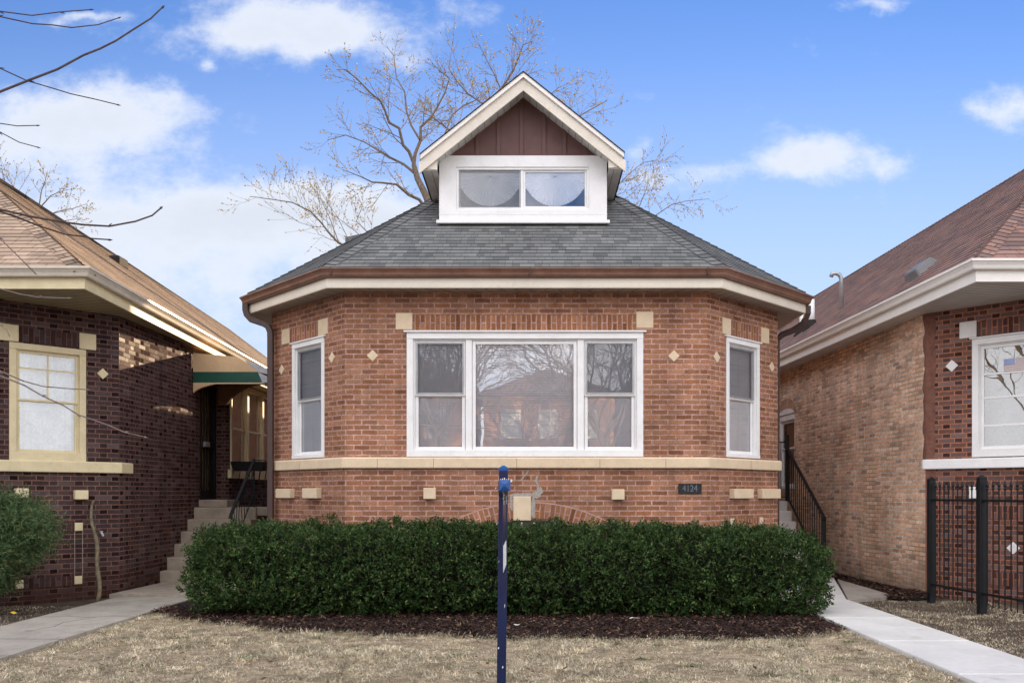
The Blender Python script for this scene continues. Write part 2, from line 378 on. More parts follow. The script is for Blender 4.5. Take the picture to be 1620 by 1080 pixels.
M['roof_left'] = shingle('brown_shingles', [(.41,.30,.22),(.37,.27,.20),(.44,.325,.24),(.34,.25,.185)], w_=.3, streak=.7)
M['roof_right'] = shingle('red_brown_shingles', [(.24,.15,.13),(.20,.13,.12),(.27,.155,.13),(.165,.118,.112),(.255,.165,.14),(.28,.165,.135)], w_=.2)
M['cream'] = plain('cream_limestone_paint', (.66,.53,.37), .7, .08, 5, stain=((.4,.3,.2), 7, .25))
M['cream_left'] = plain('yellow_cream_paint', (.66,.57,.36), .6, .08, 5, stain=((.35,.28,.17), 9, .3))
M['white'] = plain('white_trim_paint', (.80,.80,.80), .45, .05, 4, stain=((.6,.57,.52), 6, .3))
M['white_dull'] = plain('aged_white_trim', (.70,.645,.56), .5, .08, 3, stain=((.45,.36,.26), 5, .35))
M['fascia'] = plain('cream_fascia_metal', (.74,.68,.58), .4, .06, 3, stain=((.45,.33,.2), 6, .3))
M['tan_fascia'] = plain('tan_fascia_paint', (.62,.44,.25), .6, .1, 4)
M['gutter_brown'] = plain('brown_gutter_metal', (.20,.105,.075), .38, .22, 5, stain=((.11,.075,.06), 8, .4))
M['spout_brown'] = plain('dark_brown_downspout', (.065,.038,.032), .45, .12, 3)
M['gutter_cream'] = plain('almond_gutter_metal', (.62,.56,.47), .4, .1, 2)
M['white_metal'] = plain('white_gutter_metal', (.82,.79,.75), .35, .05, 2)
M['soffit'] = lines('vented_soffit', (.40,.35,.30), .2, .014)
M['soffit_left'] = lines('olive_soffit_boards', (.36,.30,.19), .16, .012)
M['soffit_white'] = lines('white_soffit', (.62,.60,.56), .12, .01, .4)
M['brown_panel'] = plain('brown_gable_panel', (.125,.062,.055), .6, .12, 5)
M['black'] = plain('black_iron_paint', (.007,.008,.010), .45, .2, 8, spec=.25)
M['concrete'] = plain('grey_concrete', (.34,.31,.27), .9, .16, 3, bmp=.4, stain=((.15,.13,.10), 2.6, .7))
M['concrete_new'] = plain('pale_new_concrete', (.60,.59,.575), .85, .09, 1.5, bmp=.25, stain=((.36,.33,.29), 1.9, .6))
M['step'] = plain('weathered_step_concrete', (.33,.285,.23), .9, .18, 5, bmp=.5, stain=((.18,.14,.11), 4, .5))
M['blind'] = plain('white_blind_slat', (.9,.9,.93), .5, .04, 4)
M['cloth'] = plain('wrinkled_pale_cloth', (.62,.66,.70), .8, .22, 4)
M['curtain'] = plain('white_sheer_curtain', (.88,.90,.93), .8, .05, 4)
M['shade'] = plain('cream_window_shade', (.85,.75,.55), .8, .1, 2)
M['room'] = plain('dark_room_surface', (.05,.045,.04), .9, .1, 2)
M['glass'] = glassmat('window_glass', .21, wave=.05)
M['glass_wavy'] = glassmat('old_window_glass', .20, (.8,.84,.86), wave=.16)
M['screen'] = meshscreen('insect_screen')
M['green'] = plain('dark_green_paint', (.015,.085,.062), .4, .15, 5)
M['stucco'] = plain('tan_stucco_board', (.64,.45,.27), .8, .08, 4)
M['navy'] = plain('navy_blue_paint', (.002,.011,.060), .3, .15, 6, spec=.5)
M['blue_cap'] = plain('bright_blue_cap', (.012,.075,.26), .35, .12, 8)
M['bark'] = plain('grey_brown_bark', (.15,.115,.085), .9, .3, 12, bmp=.6)
M['bark_dark'] = plain('dark_twig_bark', (.075,.05,.045), .8, .3, 25)
M['bark_pale'] = plain('pale_twig_bark', (.20,.155,.145), .8, .3, 30)
M['stick'] = plain('weathered_stick_bark', (.17,.14,.09), .9, .35, 18, bmp=.6, stain=((.28,.3,.22), 9, .5))
M['soil'] = plain('dark_soil', (.075,.052,.036), 1., .4, 5, bmp=.6, stain=((.25,.19,.12), 3.2, .65))
M['lawn'] = plain('straw_thatch', (.30,.235,.155), 1., .45, 9, bmp=.5)
M['asphalt'] = plain('asphalt', (.06,.06,.062), .9, .2, 3, bmp=.3)
M['mulch_bed'] = plain('mulch_soil', (.012,.007,.006), 1., .4, 12, bmp=.7)
M['mulch'] = leafmat('dark_bark_mulch', [(.014,.008,.007),(.05,.025,.019),(.022,.012,.010),(.085,.045,.034),(.018,.010,.009),(.035,.019,.015),(.24,.15,.10)], .8, 0)
M['straw'] = leafmat('dry_lawn_blades', [(.78,.68,.51),(.58,.48,.34),(.83,.75,.61),(.46,.36,.24),(.70,.60,.44),(.25,.28,.12),(.80,.71,.56)], .7, .25, 26)
M['yew'] = leafmat('yew_needles', [(.015,.042,.013),(.036,.080,.022),(.020,.055,.017),(.068,.13,.032),(.009,.028,.010),(.15,.19,.06),(.030,.070,.023)], .5, .22, 9)
M['juniper'] = leafmat('juniper_sprays', [(.05,.105,.04),(.09,.155,.065),(.06,.12,.06),(.13,.18,.075),(.04,.085,.03),(.18,.17,.07)], .6, .15)
M['hedge_core'] = plain('hedge_shade_core', (.008,.008,.005), 1., .5, 20)  # near-black colour puts the hedge's inner shade into the core
M['bud'] = leafmat('spring_buds', [(.20,.19,.06),(.36,.25,.07),(.28,.26,.09),(.42,.28,.09),(.25,.15,.07)], .6, .3)
M['paper'] = plain('white_paper', (.75,.75,.72), .8, .05, 20)
M['patch'] = plain('grey_mortar_patch', (.36,.33,.30), .95, .2, 30, bmp=.8)
M['plaque'] = plain('black_number_plaque', (.012,.015,.022), .4, .2, 10)
M['digit'] = plain('worn_grey_digits', (.14,.17,.19), .6, .3, 60)
M['galv'] = plain('galvanised_pipe', (.42,.44,.46), .4, .15, 8, metal=.6)
M['pvc'] = plain('white_pvc_pipe', (.75,.76,.78), .4, .06, 8)
M['dark_vent'] = plain('black_plastic_vent', (.03,.026,.025), .8, .2, 8, spec=.1)
M['yellow'] = plain('yellow_wrapper', (.75,.55,.05), .5, .2, 20)

# ------------------------------------------------------------------ roof helpers
def clip_rows(poly, h):
    """poly: [(u,v)] convex; yields (k, clipped loop) per shingle course"""
    v0 = min(p[1] for p in poly); v1 = max(p[1] for p in poly); k0 = int(math.floor(v0/h)); k1 = int(math.ceil(v1/h))
    def clip(pts, c, sgn):
        out = []
        for i in range(len(pts)):
            a, b = pts[i], pts[(i+1) % len(pts)]; da, db = (a[1]-c)*sgn, (b[1]-c)*sgn
            if da >= 0: out.append(a)
            if da*db < 0: t = da/(da-db); out.append((a[0]+(b[0]-a[0])*t, a[1]+(b[1]-a[1])*t))
        return out
    for k in range(k0, k1):
        c = clip(poly, k*h, 1); c = clip(c, (k+1)*h, -1) if len(c) > 2 else c
        if len(c) > 2: yield k, c
def roof_plane(mb, pts, h=.135, lift=.008):
    """lay overlapping shingle courses over a planar polygon, butt edges lifted"""
    P = [Vector(p) for p in pts]; n = Vector((0,0,0))
    for i in range(len(P)): n += P[i].cross(P[(i+1) % len(P)])
    n.normalize(); n = -n if n.z < 0 else n
    T = Vector((-n.y, n.x, 0)).normalized(); B = n.cross(T); B = -B if B.z < 0 else B
    O = min(P, key=lambda p: p.z)
    poly = [((p-O).dot(T), (p-O).dot(B)) for p in P]
    for k, c in clip_rows(poly, h):
        loop = []
        for (u, v) in c:
            f = 1-(v-k*h)/h; loop.append(O+T*u+B*v+n*(lift*f))
        mb.face(loop, [(u, max(k*h+.0005, min(v, (k+1)*h-.0005))) for (u, v) in c])
        lo = [(u, v) for (u, v) in c if abs(v-k*h) < 1e-5]
        if len(lo) == 2:
            a, b = lo; pa, pb = O+T*a[0]+B*a[1], O+T*b[0]+B*b[1]
            mb.face([pa-n*.002, pb-n*.002, pb+n*lift, pa+n*lift], [(a[0], k*h+.0005), (b[0], k*h+.0005), (b[0], k*h+.0006), (a[0], k*h+.0006)])
def hip_caps(mb, a, b, na, nb, wd=.15, step=.14, lift=.006):
    """overlapping bent cap shingles from a (low) to b (high) over planes with normals na, nb"""
    a, b = Vector(a), Vector(b); d = b-a; L = d.length; d.normalize(); n = (na+nb).normalized()
    sa = d.cross(na).normalized(); sb = d.cross(nb).normalized()
    if sa.dot(nb) > 0: sa = -sa
    if sb.dot(na) > 0: sb = -sb
    k = 0; s = .1
    while s < L:
        e = min(s+step*1.15, L+.02); p0 = a+d*s+n*(lift+.012); p1 = a+d*e+n*.006; r = random.random()*9
        for sd_ in (sa, sb):
            mb.face([p0, p1, p1+sd_*wd, p0+sd_*wd], [(r, .137*(k+.1)), (r, .137*(k+.9)), (r+.1, .137*(k+.9)), (r+.1, .137*(k+.1))])
            mb.face([p0, p0+sd_*wd, p0+sd_*wd-n*.016, p0-n*.016], [(r, .0005)]*4)
        s += step; k += 1
def solve3(pls):
    A = np.array([list(n) for n, _ in pls]); b = np.array([n.dot(p) for n, p in pls]); return Vector(np.linalg.solve(A, b))
def eave_plane(p, q_, z, m):
    """roof plane rising inwards from eave segment p->q (outward = right of travel)"""
    t = Vector((q_[0]-p[0], q_[1]-p[1])).normalized(); inn = Vector((-t.y, t.x)); return Vector((-m*inn.x, -m*inn.y, 1)).normalized(), Vector((p[0], p[1], z))

# ------------------------------------------------------------------ windows
def blinds(parent, fr, u0, u1, z0, z1, w_, pitch=.034, mat='blind', tilt=.9):
    mb = MB(); z = z0+.01
    while z < z1-.02:
        P = fr.pt; dy_ = .011; dzv = pitch*.5*tilt+.004; j = random.uniform(-.0015, .0015)
        mb.face([P(u0, z-dzv+j, w_+dy_), P(u1, z-dzv+j*.3, w_+dy_), P(u1, z+dzv, w_-dy_), P(u0, z+dzv+j, w_-dy_)]); z += pitch
    for u in np.linspace(u0, u1, max(3, int((u1-u0)/.45)+2))[1:-1]: mb.fbox(fr, u-.004, u+.004, z0, z1, w_+.013, w_+.016)
    mb.fbox(fr, u0, u1, z1-.03, z1, w_-.02, w_+.02)
    return mb.build('blind', M[mat], parent)
def sash(parent, fr, a, b, c, d, w_, t=.035, mat='white', glass='glass', dp=.02):
    m = MB(); m.fbox(fr, a, a+t, c, d, w_-dp, w_); m.fbox(fr, b-t, b, c, d, w_-dp, w_); m.fbox(fr, a+t, b-t, c, c+t, w_-dp, w_-.0005); m.fbox(fr, a+t, b-t, d-t, d, w_-dp, w_-.0005)
    o = m.build('sash', M[mat], parent, bevel=.003)
    g = MB(); g.fquad(fr, a+t*.9, b-t*.9, c+t*.9, d-t*.9, w_-dp*.6); g.build('glass', M[glass], parent)
    return o
def casing(fr, u0, u1, z0, z1, wd=.07, w0=-.09, w1=.014, sill=.05, head=.0):
    m = MB(); m.fbox(fr, u0, u0+wd, z0+sill, z1-wd-head, w0, w1); m.fbox(fr, u1-wd, u1, z0+sill, z1-wd-head, w0, w1)
    m.fbox(fr, u0, u1, z0, z0+sill, w0, w1+.006); m.fbox(fr, u0, u1, z1-wd-head, z1, w0, w1+.003)
    # stepped inner stop
    i = wd; s = .018
    m.fbox(fr, u0+i, u0+i+s, z0+sill, z1-wd-head, w0, w1-.03); m.fbox(fr, u1-i-s, u1-i, z0+sill, z1-wd-head, w0, w1-.03); m.fbox(fr, u0+i+s, u1-i-s, z1-wd-head-s, z1-wd-head, w0, w1-.03)
    return m
def double_hung(parent, fr, u0, u1, z0, z1, zr, mat='white', wd=.07, glass='glass', screen=True, blind='blind', label=None, drip=True):
    m = casing(fr, u0, u1, z0, z1, wd)
    if drip: m.fbox(fr, u0-.035, u1+.035, z1, z1+.022, -.02, .035)
    win = m.build('window', M[mat], parent, bevel=.004)
    if label: win['label'] = label
    a, b = u0+wd+.02, u1-wd-.02
    sash(win, fr, a, b, zr-.005, z1-wd-.02, -.03, .038, mat, glass); sash(win, fr, a+.003, b-.003, z0+.055, zr+.03, -.055, .042, mat, glass)
    if screen:
        s = MB(); s.fquad(fr, a+.03, b-.03, zr+.03, z1-wd-.055, -.026); s.build('screen', M['screen'], win)
        s = MB(); t = .02
        s.fbox(fr, a+.015, a+.035, zr+.02, z1-wd-.035, -.03, -.02); s.fbox(fr, b-.035, b-.015, zr+.02, z1-wd-.035, -.03, -.02); s.fbox(fr, a+.035, b-.035, z1-wd-.06, z1-wd-.036, -.03, -.021); s.fbox(fr, a+.035, b-.035, zr+.016, zr+.038, -.03, -.021)
        s.build('screen_frame', M['galv'], win)
    if blind: blinds(win, fr, a+.01, b-.01, z0+.06, z1-wd-.03, -.09, mat=blind)
    return win
def diamond(parent, fr, u, z, r=.075, mat='cream', name='diamond_tile'):
    m = MB(); pts = [fr.pt(u-r, z, -.01), fr.pt(u, z-r, -.01), fr.pt(u+r, z, -.01), fr.pt(u, z+r, -.01)]
    m.prism(pts, fr.n*.022); return m.build(name, M[mat], parent, bevel=.003)
def block(parent, fr, u0, u1, z0, z1, w1=.012, mat='cream', w0=-.02, name='limestone_block'):
    m = MB(); m.fbox(fr, u0, u1, z0, z1, w0, w1); return m.build(name, M[mat], parent, bevel=.006)
def soldier(parent, fr, u0, u1, z0, z1, mat, w_=.004):
    m = MB(); m.fquad(fr, u0, u1, z0, z1, w_)
    # keep the upright course centred on its own height
    m.uv[-1] = [(0.0625, u0), (0.0625, u1), (0.0625+.2, u1), (0.0625+.2, u0)]
    m.uv[-1] = [(.01, u0), (.01, u1), (.206, u1), (.206, u0)]
    m.fbox(fr, u0, u1, z0-.001, z0+.001, -.01, w_); m.fbox(fr, u0, u1, z1-.001, z1+.001, -.01, w_)
    return m.build('soldier_course', M[mat], parent)
def closed(mb, pts, z0, z1):
    for a, b in zip(pts, pts[1:]): mb.face([(*a, z0), (*b, z0), (*b, z1), (*a, z1)])

# ================================================================== THE MAIN BUNGALOW
WZ = 4.145
H = thing('brick_bungalow', (-.1, 11.44, 0), 'brown brick bungalow with a white trimmed dormer behind the long green hedge', 'house', 'brick bungalows along the street')
A, B_, C_, D_, E_, F_ = (-3.90, 27.), (-3.90, 12.84), (-2.50, 11.44), (2.36, 11.44), (3.67, 12.70), (3.67, 27.)
frF = Fr(C_, D_); frL = Fr(B_, C_); frR = Fr(D_, E_); frLS = Fr(A, B_); frRS = Fr(E_, F_)
# openings measured off the facade
wu0, wz1 = frF.hit(643.5, 526); wu1, wz0 = frF.hit(1017.5, 722)
lu0, lz1 = frL.hit(463, 545); lu1, _ = frL.hit(513.5, 532); _, lz0 = frL.hit(488, 724.5); _, lz1 = frL.hit(513.5, 533)
ru0, rz1 = frR.hit(1148.5, 532.5); ru1, _ = frR.hit(1201, 545); _, rz0 = frR.hit(1175, 724)
bw = (-.65-frF.O.x, .58-frF.O.x, .3, 1.14)
mb = MB(); mo = [(wu0, wu1, wz0, wz1)]
wall(mb, frF, 0, frF.L, -.1, WZ, [(wu0, wu1, wz0, wz1), (1.75, 3.1, .35, 1.0)])
wall(mb, frL, 0, frL.L, -.1, WZ, [(lu0, lu1, lz0, lz1)]); wall(mb, frR, 0, frR.L, -.1, WZ, [(ru0, ru1, rz0, rz1)])
wall(mb, frLS, 0, frLS.L, -.1, WZ); wall(mb, frRS, 0, frRS.L, -.1, WZ); wall(mb, Fr(F_, A), 0, 7.57, -.1, WZ+.6)
mb.build('brick_wall', M['brick_main'], H)
PATH = [A, B_, C_, D_, E_, F_]
# belt course
m = MB(); bp = [(B_[0]-.0, B_[1]+.10), B_, C_, D_, E_, (E_[0], E_[1]+.14)]
sweep(m, bp, [(0, 0), (.05, 0), (.055, .01), (.055, .125), (.04, .145), (0, .147)], 1.788); belt = m.build('belt_course', M['cream'], H, bevel=.004)
for fr_, u_ in ((frF, .45), (frF, 1.2), (frF, 2.31), (frF, 3.42), (frF, 4.3), (frL, .9), (frR, 1.0)):
    m = MB(); m.fbox(fr_, u_-.002, u_+.002, 1.79, 1.915, .03, .0562); m.build('stone_joint', M['soil'], belt)
# eaves: soffit, fascia, gutter
EF = [(-4.22, 27.), (-4.22, 12.76), (-2.66, 11.14), (2.49, 11.14), (4.07, 12.70), (4.07, 27.)]
m = MB(); ring(m, PATH, EF, WZ, WZ-.012); m.build('soffit', M['soffit'], H)
m = MB(); sweep(m, EF, [(-.02, 0), (.012, 0), (.016, .022), (.016, .125), (-.02, .125)], WZ-.018); m.build('fascia', M['fascia'], H)
m = MB(); sweep(m, EF, [(-.02, .0), (.010, .0), (.010, .06), (-.02, .06)], WZ+.108); m.build('sub_fascia', M['tan_fascia'], H)
m = MB(); sweep(m, EF, [(.012, 0), (.07, 0), (.078, .012), (.086, .02), (.092, .05), (.112, .085), (.124, .09), (.124, .112), (.116, .112), (.110, .096), (.02, .096)], WZ+.112); gt = m.build('gutter', M['gutter_brown'], H)
for u_ in (.02, 2.6, 4.9): m = MB(); m.box(-2.62+u_, -2.605+u_, 11.14-.1265, 11.13, WZ+.125, WZ+.2255); m.build('gutter_seam', M['spout_brown'], gt)
# main roof
ZE = 4.375; MS = .68
ev = offset_path(EF, .09)
pl = [eave_plane(ev[i], ev[i+1], ZE, MS) for i in range(5)]      # left side, left bay, front, right bay, right side
P1 = solve3([pl[0], pl[1], pl[2]]); P2 = solve3([pl[2], pl[3], pl[4]]); P3 = solve3([pl[0], pl[2], pl[4]])
e3 = [Vector((*p, ZE)) for p in ev]
back = (Vector((0, 1, 0)), Vector((0, 27.2, 0)))
PB = solve3([pl[0], pl[4], back])
m = MB()
roof_plane(m, [e3[2], e3[3], P2, P3, P1]); roof_plane(m, [e3[1], e3[2], P1]); roof_plane(m, [e3[3], e3[4], P2])
eb0 = Vector((ev[0][0], 27.2, ZE)); eb5 = Vector((ev[5][0], 27.2, ZE))
roof_plane(m, [eb0, e3[1], P1, P3, PB]); roof_plane(m, [e3[4], eb5, PB, P3, P2])
m.face([eb0, PB, eb5])
roof = m.build('roof', M['roof_main'], H)
m = MB()
hip_caps(m, e3[2], P1, pl[1][0], pl[2][0]); hip_caps(m, e3[3], P2, pl[2][0], pl[3][0]); hip_caps(m, e3[1], P1, pl[0][0], pl[1][0]); hip_caps(m, e3[4], P2, pl[3][0], pl[4][0])
hip_caps(m, P1, P3, pl[0][0], pl[2][0]); hip_caps(m, P2, P3, pl[2][0], pl[4][0]); hip_caps(m, P3, PB, pl[0][0], pl[4][0])
m.build('hip_cap', M['roof_main'], roof)
# window trim blocks, soldier courses, diamonds
zt = EYE+(CY-493)/118
for fr, bx in ((frF, ((626, 652.5, 495, 521.5), (1006.5, 1033.5, 493, 519))), ):
    for (x0, x1, y0, y1) in bx:
        a, z1 = fr.hit(x0, y0); b, z0 = fr.hit(x1, y1); block(H, fr, a, b, z0, z1)
soldier(H, frF, frF.hit(653, 500)[0], frF.hit(1006, 500)[0], wz1+.03, wz1+.235, 'brick_main_up')
for fr, (xa, xb, ya, yb), (xc, xd, yc, yd) in ((frL, (446.5, 458.5, 521, 546), (504, 519, 502.5, 530)), (frR, (1142.5, 1156, 499, 526), (1203.5, 1216, 514.5, 541))):
    a0 = fr.hit(xa, ya); a1 = fr.hit(xb, yb); c0 = fr.hit(xc, yc); c1 = fr.hit(xd, yd); zb = (lz1 if fr is frL else rz1)+.0
    block(H, fr, a0[0], a1[0], zb+.03, zb+.255); block(H, fr, c0[0], c1[0], zb+.03, zb+.255); soldier(H, fr, a1[0], c0[0], zb+.03, zb+.235, 'brick_main_up')
for fr, px, py, r in ((frF, 589.5, 562.5, .078), (frF, 1066, 563, .078), (frL, 525.5, 565.5, .078), (frR, 1133.5, 565, .078), (frR, 1220.5, 580.5, .078), (frL, 446, 585, .075)):
    u, z = fr.hit(px, py); diamond(H, fr, u, z, r)
for fr, x0, x1, y0, y1 in ((frF, 671, 690, 771.5, 789), (frF, 967.5, 987, 773.5, 790), (frL, 444, 466, 773, 787.5), (frL, 486, 508.5, 772, 788), (frR, 1154, 1184.5, 773, 788), (frR, 1198.5, 1227.5, 773, 788)):
    a, z1 = fr.hit(x0, y0); b, z0 = fr.hit(x1, y1); block(H, fr, a, b, z0, z1, .085, name='projecting_stone')
# basement arch, keystone, low window
cx0 = frF.hit(838, 800)[0]; m = MB(); Rr, ri = 2.25, 2.045; zc = 1.323-Rr; n = 40; a1 = math.acos((.75-zc)/Rr) if (.75-zc) < Rr else .3
for i in range(n):
    t0 = -a1+2*a1*i/n; t1 = -a1+2*a1*(i+1)/n
    q4 = [(ri, t0), (ri, t1), (Rr, t1), (Rr, t0)]
    m.face([frF.pt(cx0+r_*math.sin(t), zc+r_*math.cos(t), .004) for r_, t in q4], [(.01+(r_-ri)*.95, t*2.15) for r_, t in q4])
m.build('brick_arch', M['brick_main_up'], H)
m = MB()
for i in range(n):
    t0 = -a1+2*a1*i/n; t1 = -a1+2*a1*(i+1)/n
    m.face([frF.pt(cx0+r_*math.sin(t), zc+r_*math.cos(t), .006) for r_, t in ((Rr-.004, t0), (Rr-.004, t1), (Rr+.013, t1), (Rr+.013, t0))])
m.build('arch_joint', plain('pink_mortar_line', (.46,.285,.245), .9, .12, 14), H)
u0, z1 = frF.hit(812, 785); u1, z0 = frF.hit(840, 823); block(H, frF, u0, u1, z0, z1, .02, name='keystone')
m = MB(); 
for (x, y, rx, ry) in ((826, 783, .15, .035), (843, 803, .03, .16), (809, 795, .022, .13), (848, 783, .06, .05), (855, 776, .03, .06)):
    u, z = frF.hit(x, y); k = 14
    m.face([frF.pt(u+rx*math.cos(6.283*i/k)*random.uniform(.7, 1.2), z+ry*math.sin(6.283*i/k)*random.uniform(.7, 1.2), .0052+.0003*x % .002) for i in range(k)])
pts = [(836, 742), (833, 750), (828, 754), (824, 760), (850, 752), (848, 760), (851, 768), (850, 778)]
for seg in (pts[:4], pts[4:]):
    for (x0, y0), (x1, y1) in zip(seg, seg[1:]):
        a = frF.hit(x0, y0); b = frF.hit(x1, y1); m.face([frF.pt(a[0]-.014, a[1], .0045), frF.pt(a[0]+.014, a[1], .0045), frF.pt(b[0]+.012, b[1], .0045), frF.pt(b[0]-.012, b[1], .0045)])
o_ = m; faces_ = list(o_.f)
for sl in (slice(0, 5), slice(5, 8), slice(8, 12)):
    m = MB()
    for f_ in faces_[sl]: m.face([o_.v[i] for i in f_])
    m.build('mortar_patch', M['patch'], H)
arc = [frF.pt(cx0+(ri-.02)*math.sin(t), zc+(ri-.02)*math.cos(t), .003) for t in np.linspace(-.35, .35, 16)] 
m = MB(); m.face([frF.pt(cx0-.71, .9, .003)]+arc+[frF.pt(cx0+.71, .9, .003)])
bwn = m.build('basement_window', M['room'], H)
for x, hh in ((-.45, .02), (-.12, .02), (.05, .03), (.32, .02), (.5, .02)): m = MB(); m.fbox(frF, cx0+x, cx0+x+.025, .9, 1.06, .003, .02); m.build('frame_bar', M['white_dull'], bwn)
u0, z1 = frR.hit(1155, 821); u1, _ = frR.hit(1207, 821)
block(H, frR, u0, u0+.1, z1-.17, z1+.012); block(H, frR, u1-.1, u1, z1-.17, z1+.012); soldier(H, frR, u0+.1, u1-.1, z1-.17, z1, 'brick_main_up')
# house number
u0, z1 = frF.hit(1073, 764.5); u1, z0 = frF.hit(1109.5, 780.5)
m = MB(); m.fbox(frF, u0, u1, z0, z1, -.01, .012); t = .014
for (a, b, c, d) in ((u0, u1, z0, z0+t), (u0, u1, z1-t, z1), (u0, u0+t, z0+t, z1-t), (u1-t, u1, z0+t, z1-t)): m.fbox(frF, a, b, c, d, .0121, .02)
pq = m.build('house_number_plaque', M['plaque'], H, bevel=.002)
fc = bpy.data.curves.new('digits', 'FONT'); fc.body = '4124'; fc.size = .125; fc.extrude = .002; fc.align_x = 'CENTER'; fc.align_y = 'CENTER'
fo = bpy.data.objects.new('tmp', fc); col.objects.link(fo); dg = bpy.context.evaluated_depsgraph_get(); me = bpy.data.meshes.new_from_object(fo.evaluated_get(dg)); bpy.data.objects.remove(fo)
m = MB(); uc, zc_ = (u0+u1)/2, (z0+z1)/2
for p in me.polygons: m.face([frF.pt(uc+me.vertices[i].co.x*.82, zc_+me.vertices[i].co.y, .0145+me.vertices[i].co.z) for i in p.vertices])
m.build('house_number', M['digit'], pq)

# picture window group
m = casing(frF, wu0, wu1, wz0, wz1, .085, sill=.09)
m.fbox(frF, wu0-.04, wu1+.04, wz1, wz1+.024, -.02, .045)
X = lambda px: frF.hit(px, 600)[0]
Z = lambda py: frF.hit(800, py)[1]
for a, b in ((736.5, 746.5), (913.5, 924)): m.fbox(frF, X(a), X(b), wz0+.09, wz1-.085, -.08, -.012)
pw = m.build('picture_window', M['white'], H, bevel=.004)
pw['label'] = 'wide white picture window with a double hung window on each side'
zt_, zb_ = wz1-.105, wz0+.09
for a, b in ((655.5, 736), (924.5, 1005.5)):
    a, b = X(a), X(b); zr = Z(625)
    sash(pw, frF, a, b, zr-.005, zt_, -.03, .042); sash(pw, frF, a+.003, b-.003, zb_, zr+.03, -.055, .045)
    s = MB(); s.fquad(frF, a+.03, b-.03, zr+.03, zt_-.035, -.026); s.build('screen', M['screen'], pw)
    s = MB(); s.fbox(frF, a+.018, a+.036, zr+.02, zt_-.018, -.03, -.02); s.fbox(frF, b-.036, b-.018, zr+.02, zt_-.018, -.03, -.02); s.fbox(frF, a+.036, b-.036, zt_-.04, zt_-.018, -.03, -.021); s.fbox(frF, a+.036, b-.036, zr+.016, zr+.036, -.03, -.021)
    s.build('screen_frame', M['galv'], pw)
    blinds(pw, frF, a+.01, b-.01, zb_, zt_, -.095)
a, b = X(747), X(913); sash(pw, frF, a, b, zb_, zt_, -.03, .045); blinds(pw, frF, a+.01, b-.01, zb_, zt_, -.095)
double_hung(H, frL, lu0, lu1, lz0, lz1, EYE+(CY-633)/F*12.1, label='tall white double hung window on the left angled bay'); double_hung(H, frR, ru0, ru1, rz0, rz1, EYE+(CY-633)/F*12.1, label='tall white double hung window on the right angled bay')

# downspouts
def spout(path, name='downspout', mat='spout_brown', parent=H, fl=(.042, .034), label=None):
    m = MB(); m.tube(path, .05, 4, flat=fl); o = m.build(name, M[mat], parent, bevel=.006)
    if label: o['label'] = label
    return o
spout([(-4.24, 12.68, 4.27), (-4.24, 12.68, 4.17), (-4.22, 12.68, 4.10), (-4.16, 12.68, 4.03), (-3.98, 12.67, 3.97), (-3.90, 12.66, 3.92), (-3.865, 12.655, 3.84), (-3.86, 12.65, 3.74), (-3.86, 12.65, .25), (-3.86, 12.58, .1)], label='dark brown downspout running down the left corner')
spout([(4.17, 12.86, 4.27), (4.17, 12.86, 4.16), (4.12, 12.9, 4.02), (4.0, 12.95, 3.93), (3.82, 12.98, 3.86), (3.74, 13.0, 3.78), (3.73, 13., .2)], label='brown downspout elbow catching the sun at the right corner')

# dormer
dy0 = 12.5; s_ = F/dy0
dX = lambda px: (px-CX)/F*dy0
dZ = lambda py: EYE+(CY-py)/F*dy0
frD = Fr((dX(695), dy0), (dX(960), dy0)); DW = frD.L
DX = lambda px: dX(px)-frD.O.x
zb, zt2 = dZ(351), dZ(247); o0, o1, oz0, oz1 = DX(722), DX(932), dZ(332.5), dZ(265)
m = MB()
m.fbox(frD, 0, o0, zb, zt2, -.02, .02); m.fbox(frD, o1, DW, zb, zt2, -.02, .02); m.fbox(frD, o0, o1, oz1, zt2, -.02, .02); m.fbox(frD, o0, o1, zb, oz0, -.02, .02)
m.fbox(frD, -.01, DW+.01, zb+.10, zb+.104, .0, .0235); m.fbox(frD, -.04, DW+.04, zb-.03, zb+.015, -.02, .05)
dorm = m.build('dormer_front', M['white'], H, bevel=.003)
ax = (828-CX)/F*12.2; az = EYE+(CY-116)/F*12.2; ms = .795; exl, exr = -1.565, 1.315
m = MB(); xl, xr = frD.O.x, frD.O.x+DW
for x in (xl, xr):
    m.face([(x, dy0, zb-.3), (x, 16., zb-.3), (x, 16., zt2), (x, dy0, zt2)])
dz_top = az-.19
apx = ax
m.face([(xl, dy0+.03, zt2-.05), (xr, dy0+.03, zt2-.05), (xr, dy0+.03, az-.1-(xr-ax)*ms), (ax, dy0+.03, az-.1), (xl, dy0+.03, az-.1-(ax-xl)*ms)])
gp = m.build('gable_panel', M['brown_panel'], H)
m = MB()
for px in (718, 752, 785.5, 822, 857.5, 890, 924):
    x = (px-CX)/F*dy0; top = az-.12-abs(x+.027-ax)*ms
    if top > zt2: m.box(x, x+.055, dy0+.008, dy0+.031, zt2, top)
m.box(dX(712), dX(944), dy0+.004, dy0+.03, zt2-.02, zt2+.025)
m.build('batten', M['brown_panel'], gp, bevel=.002)
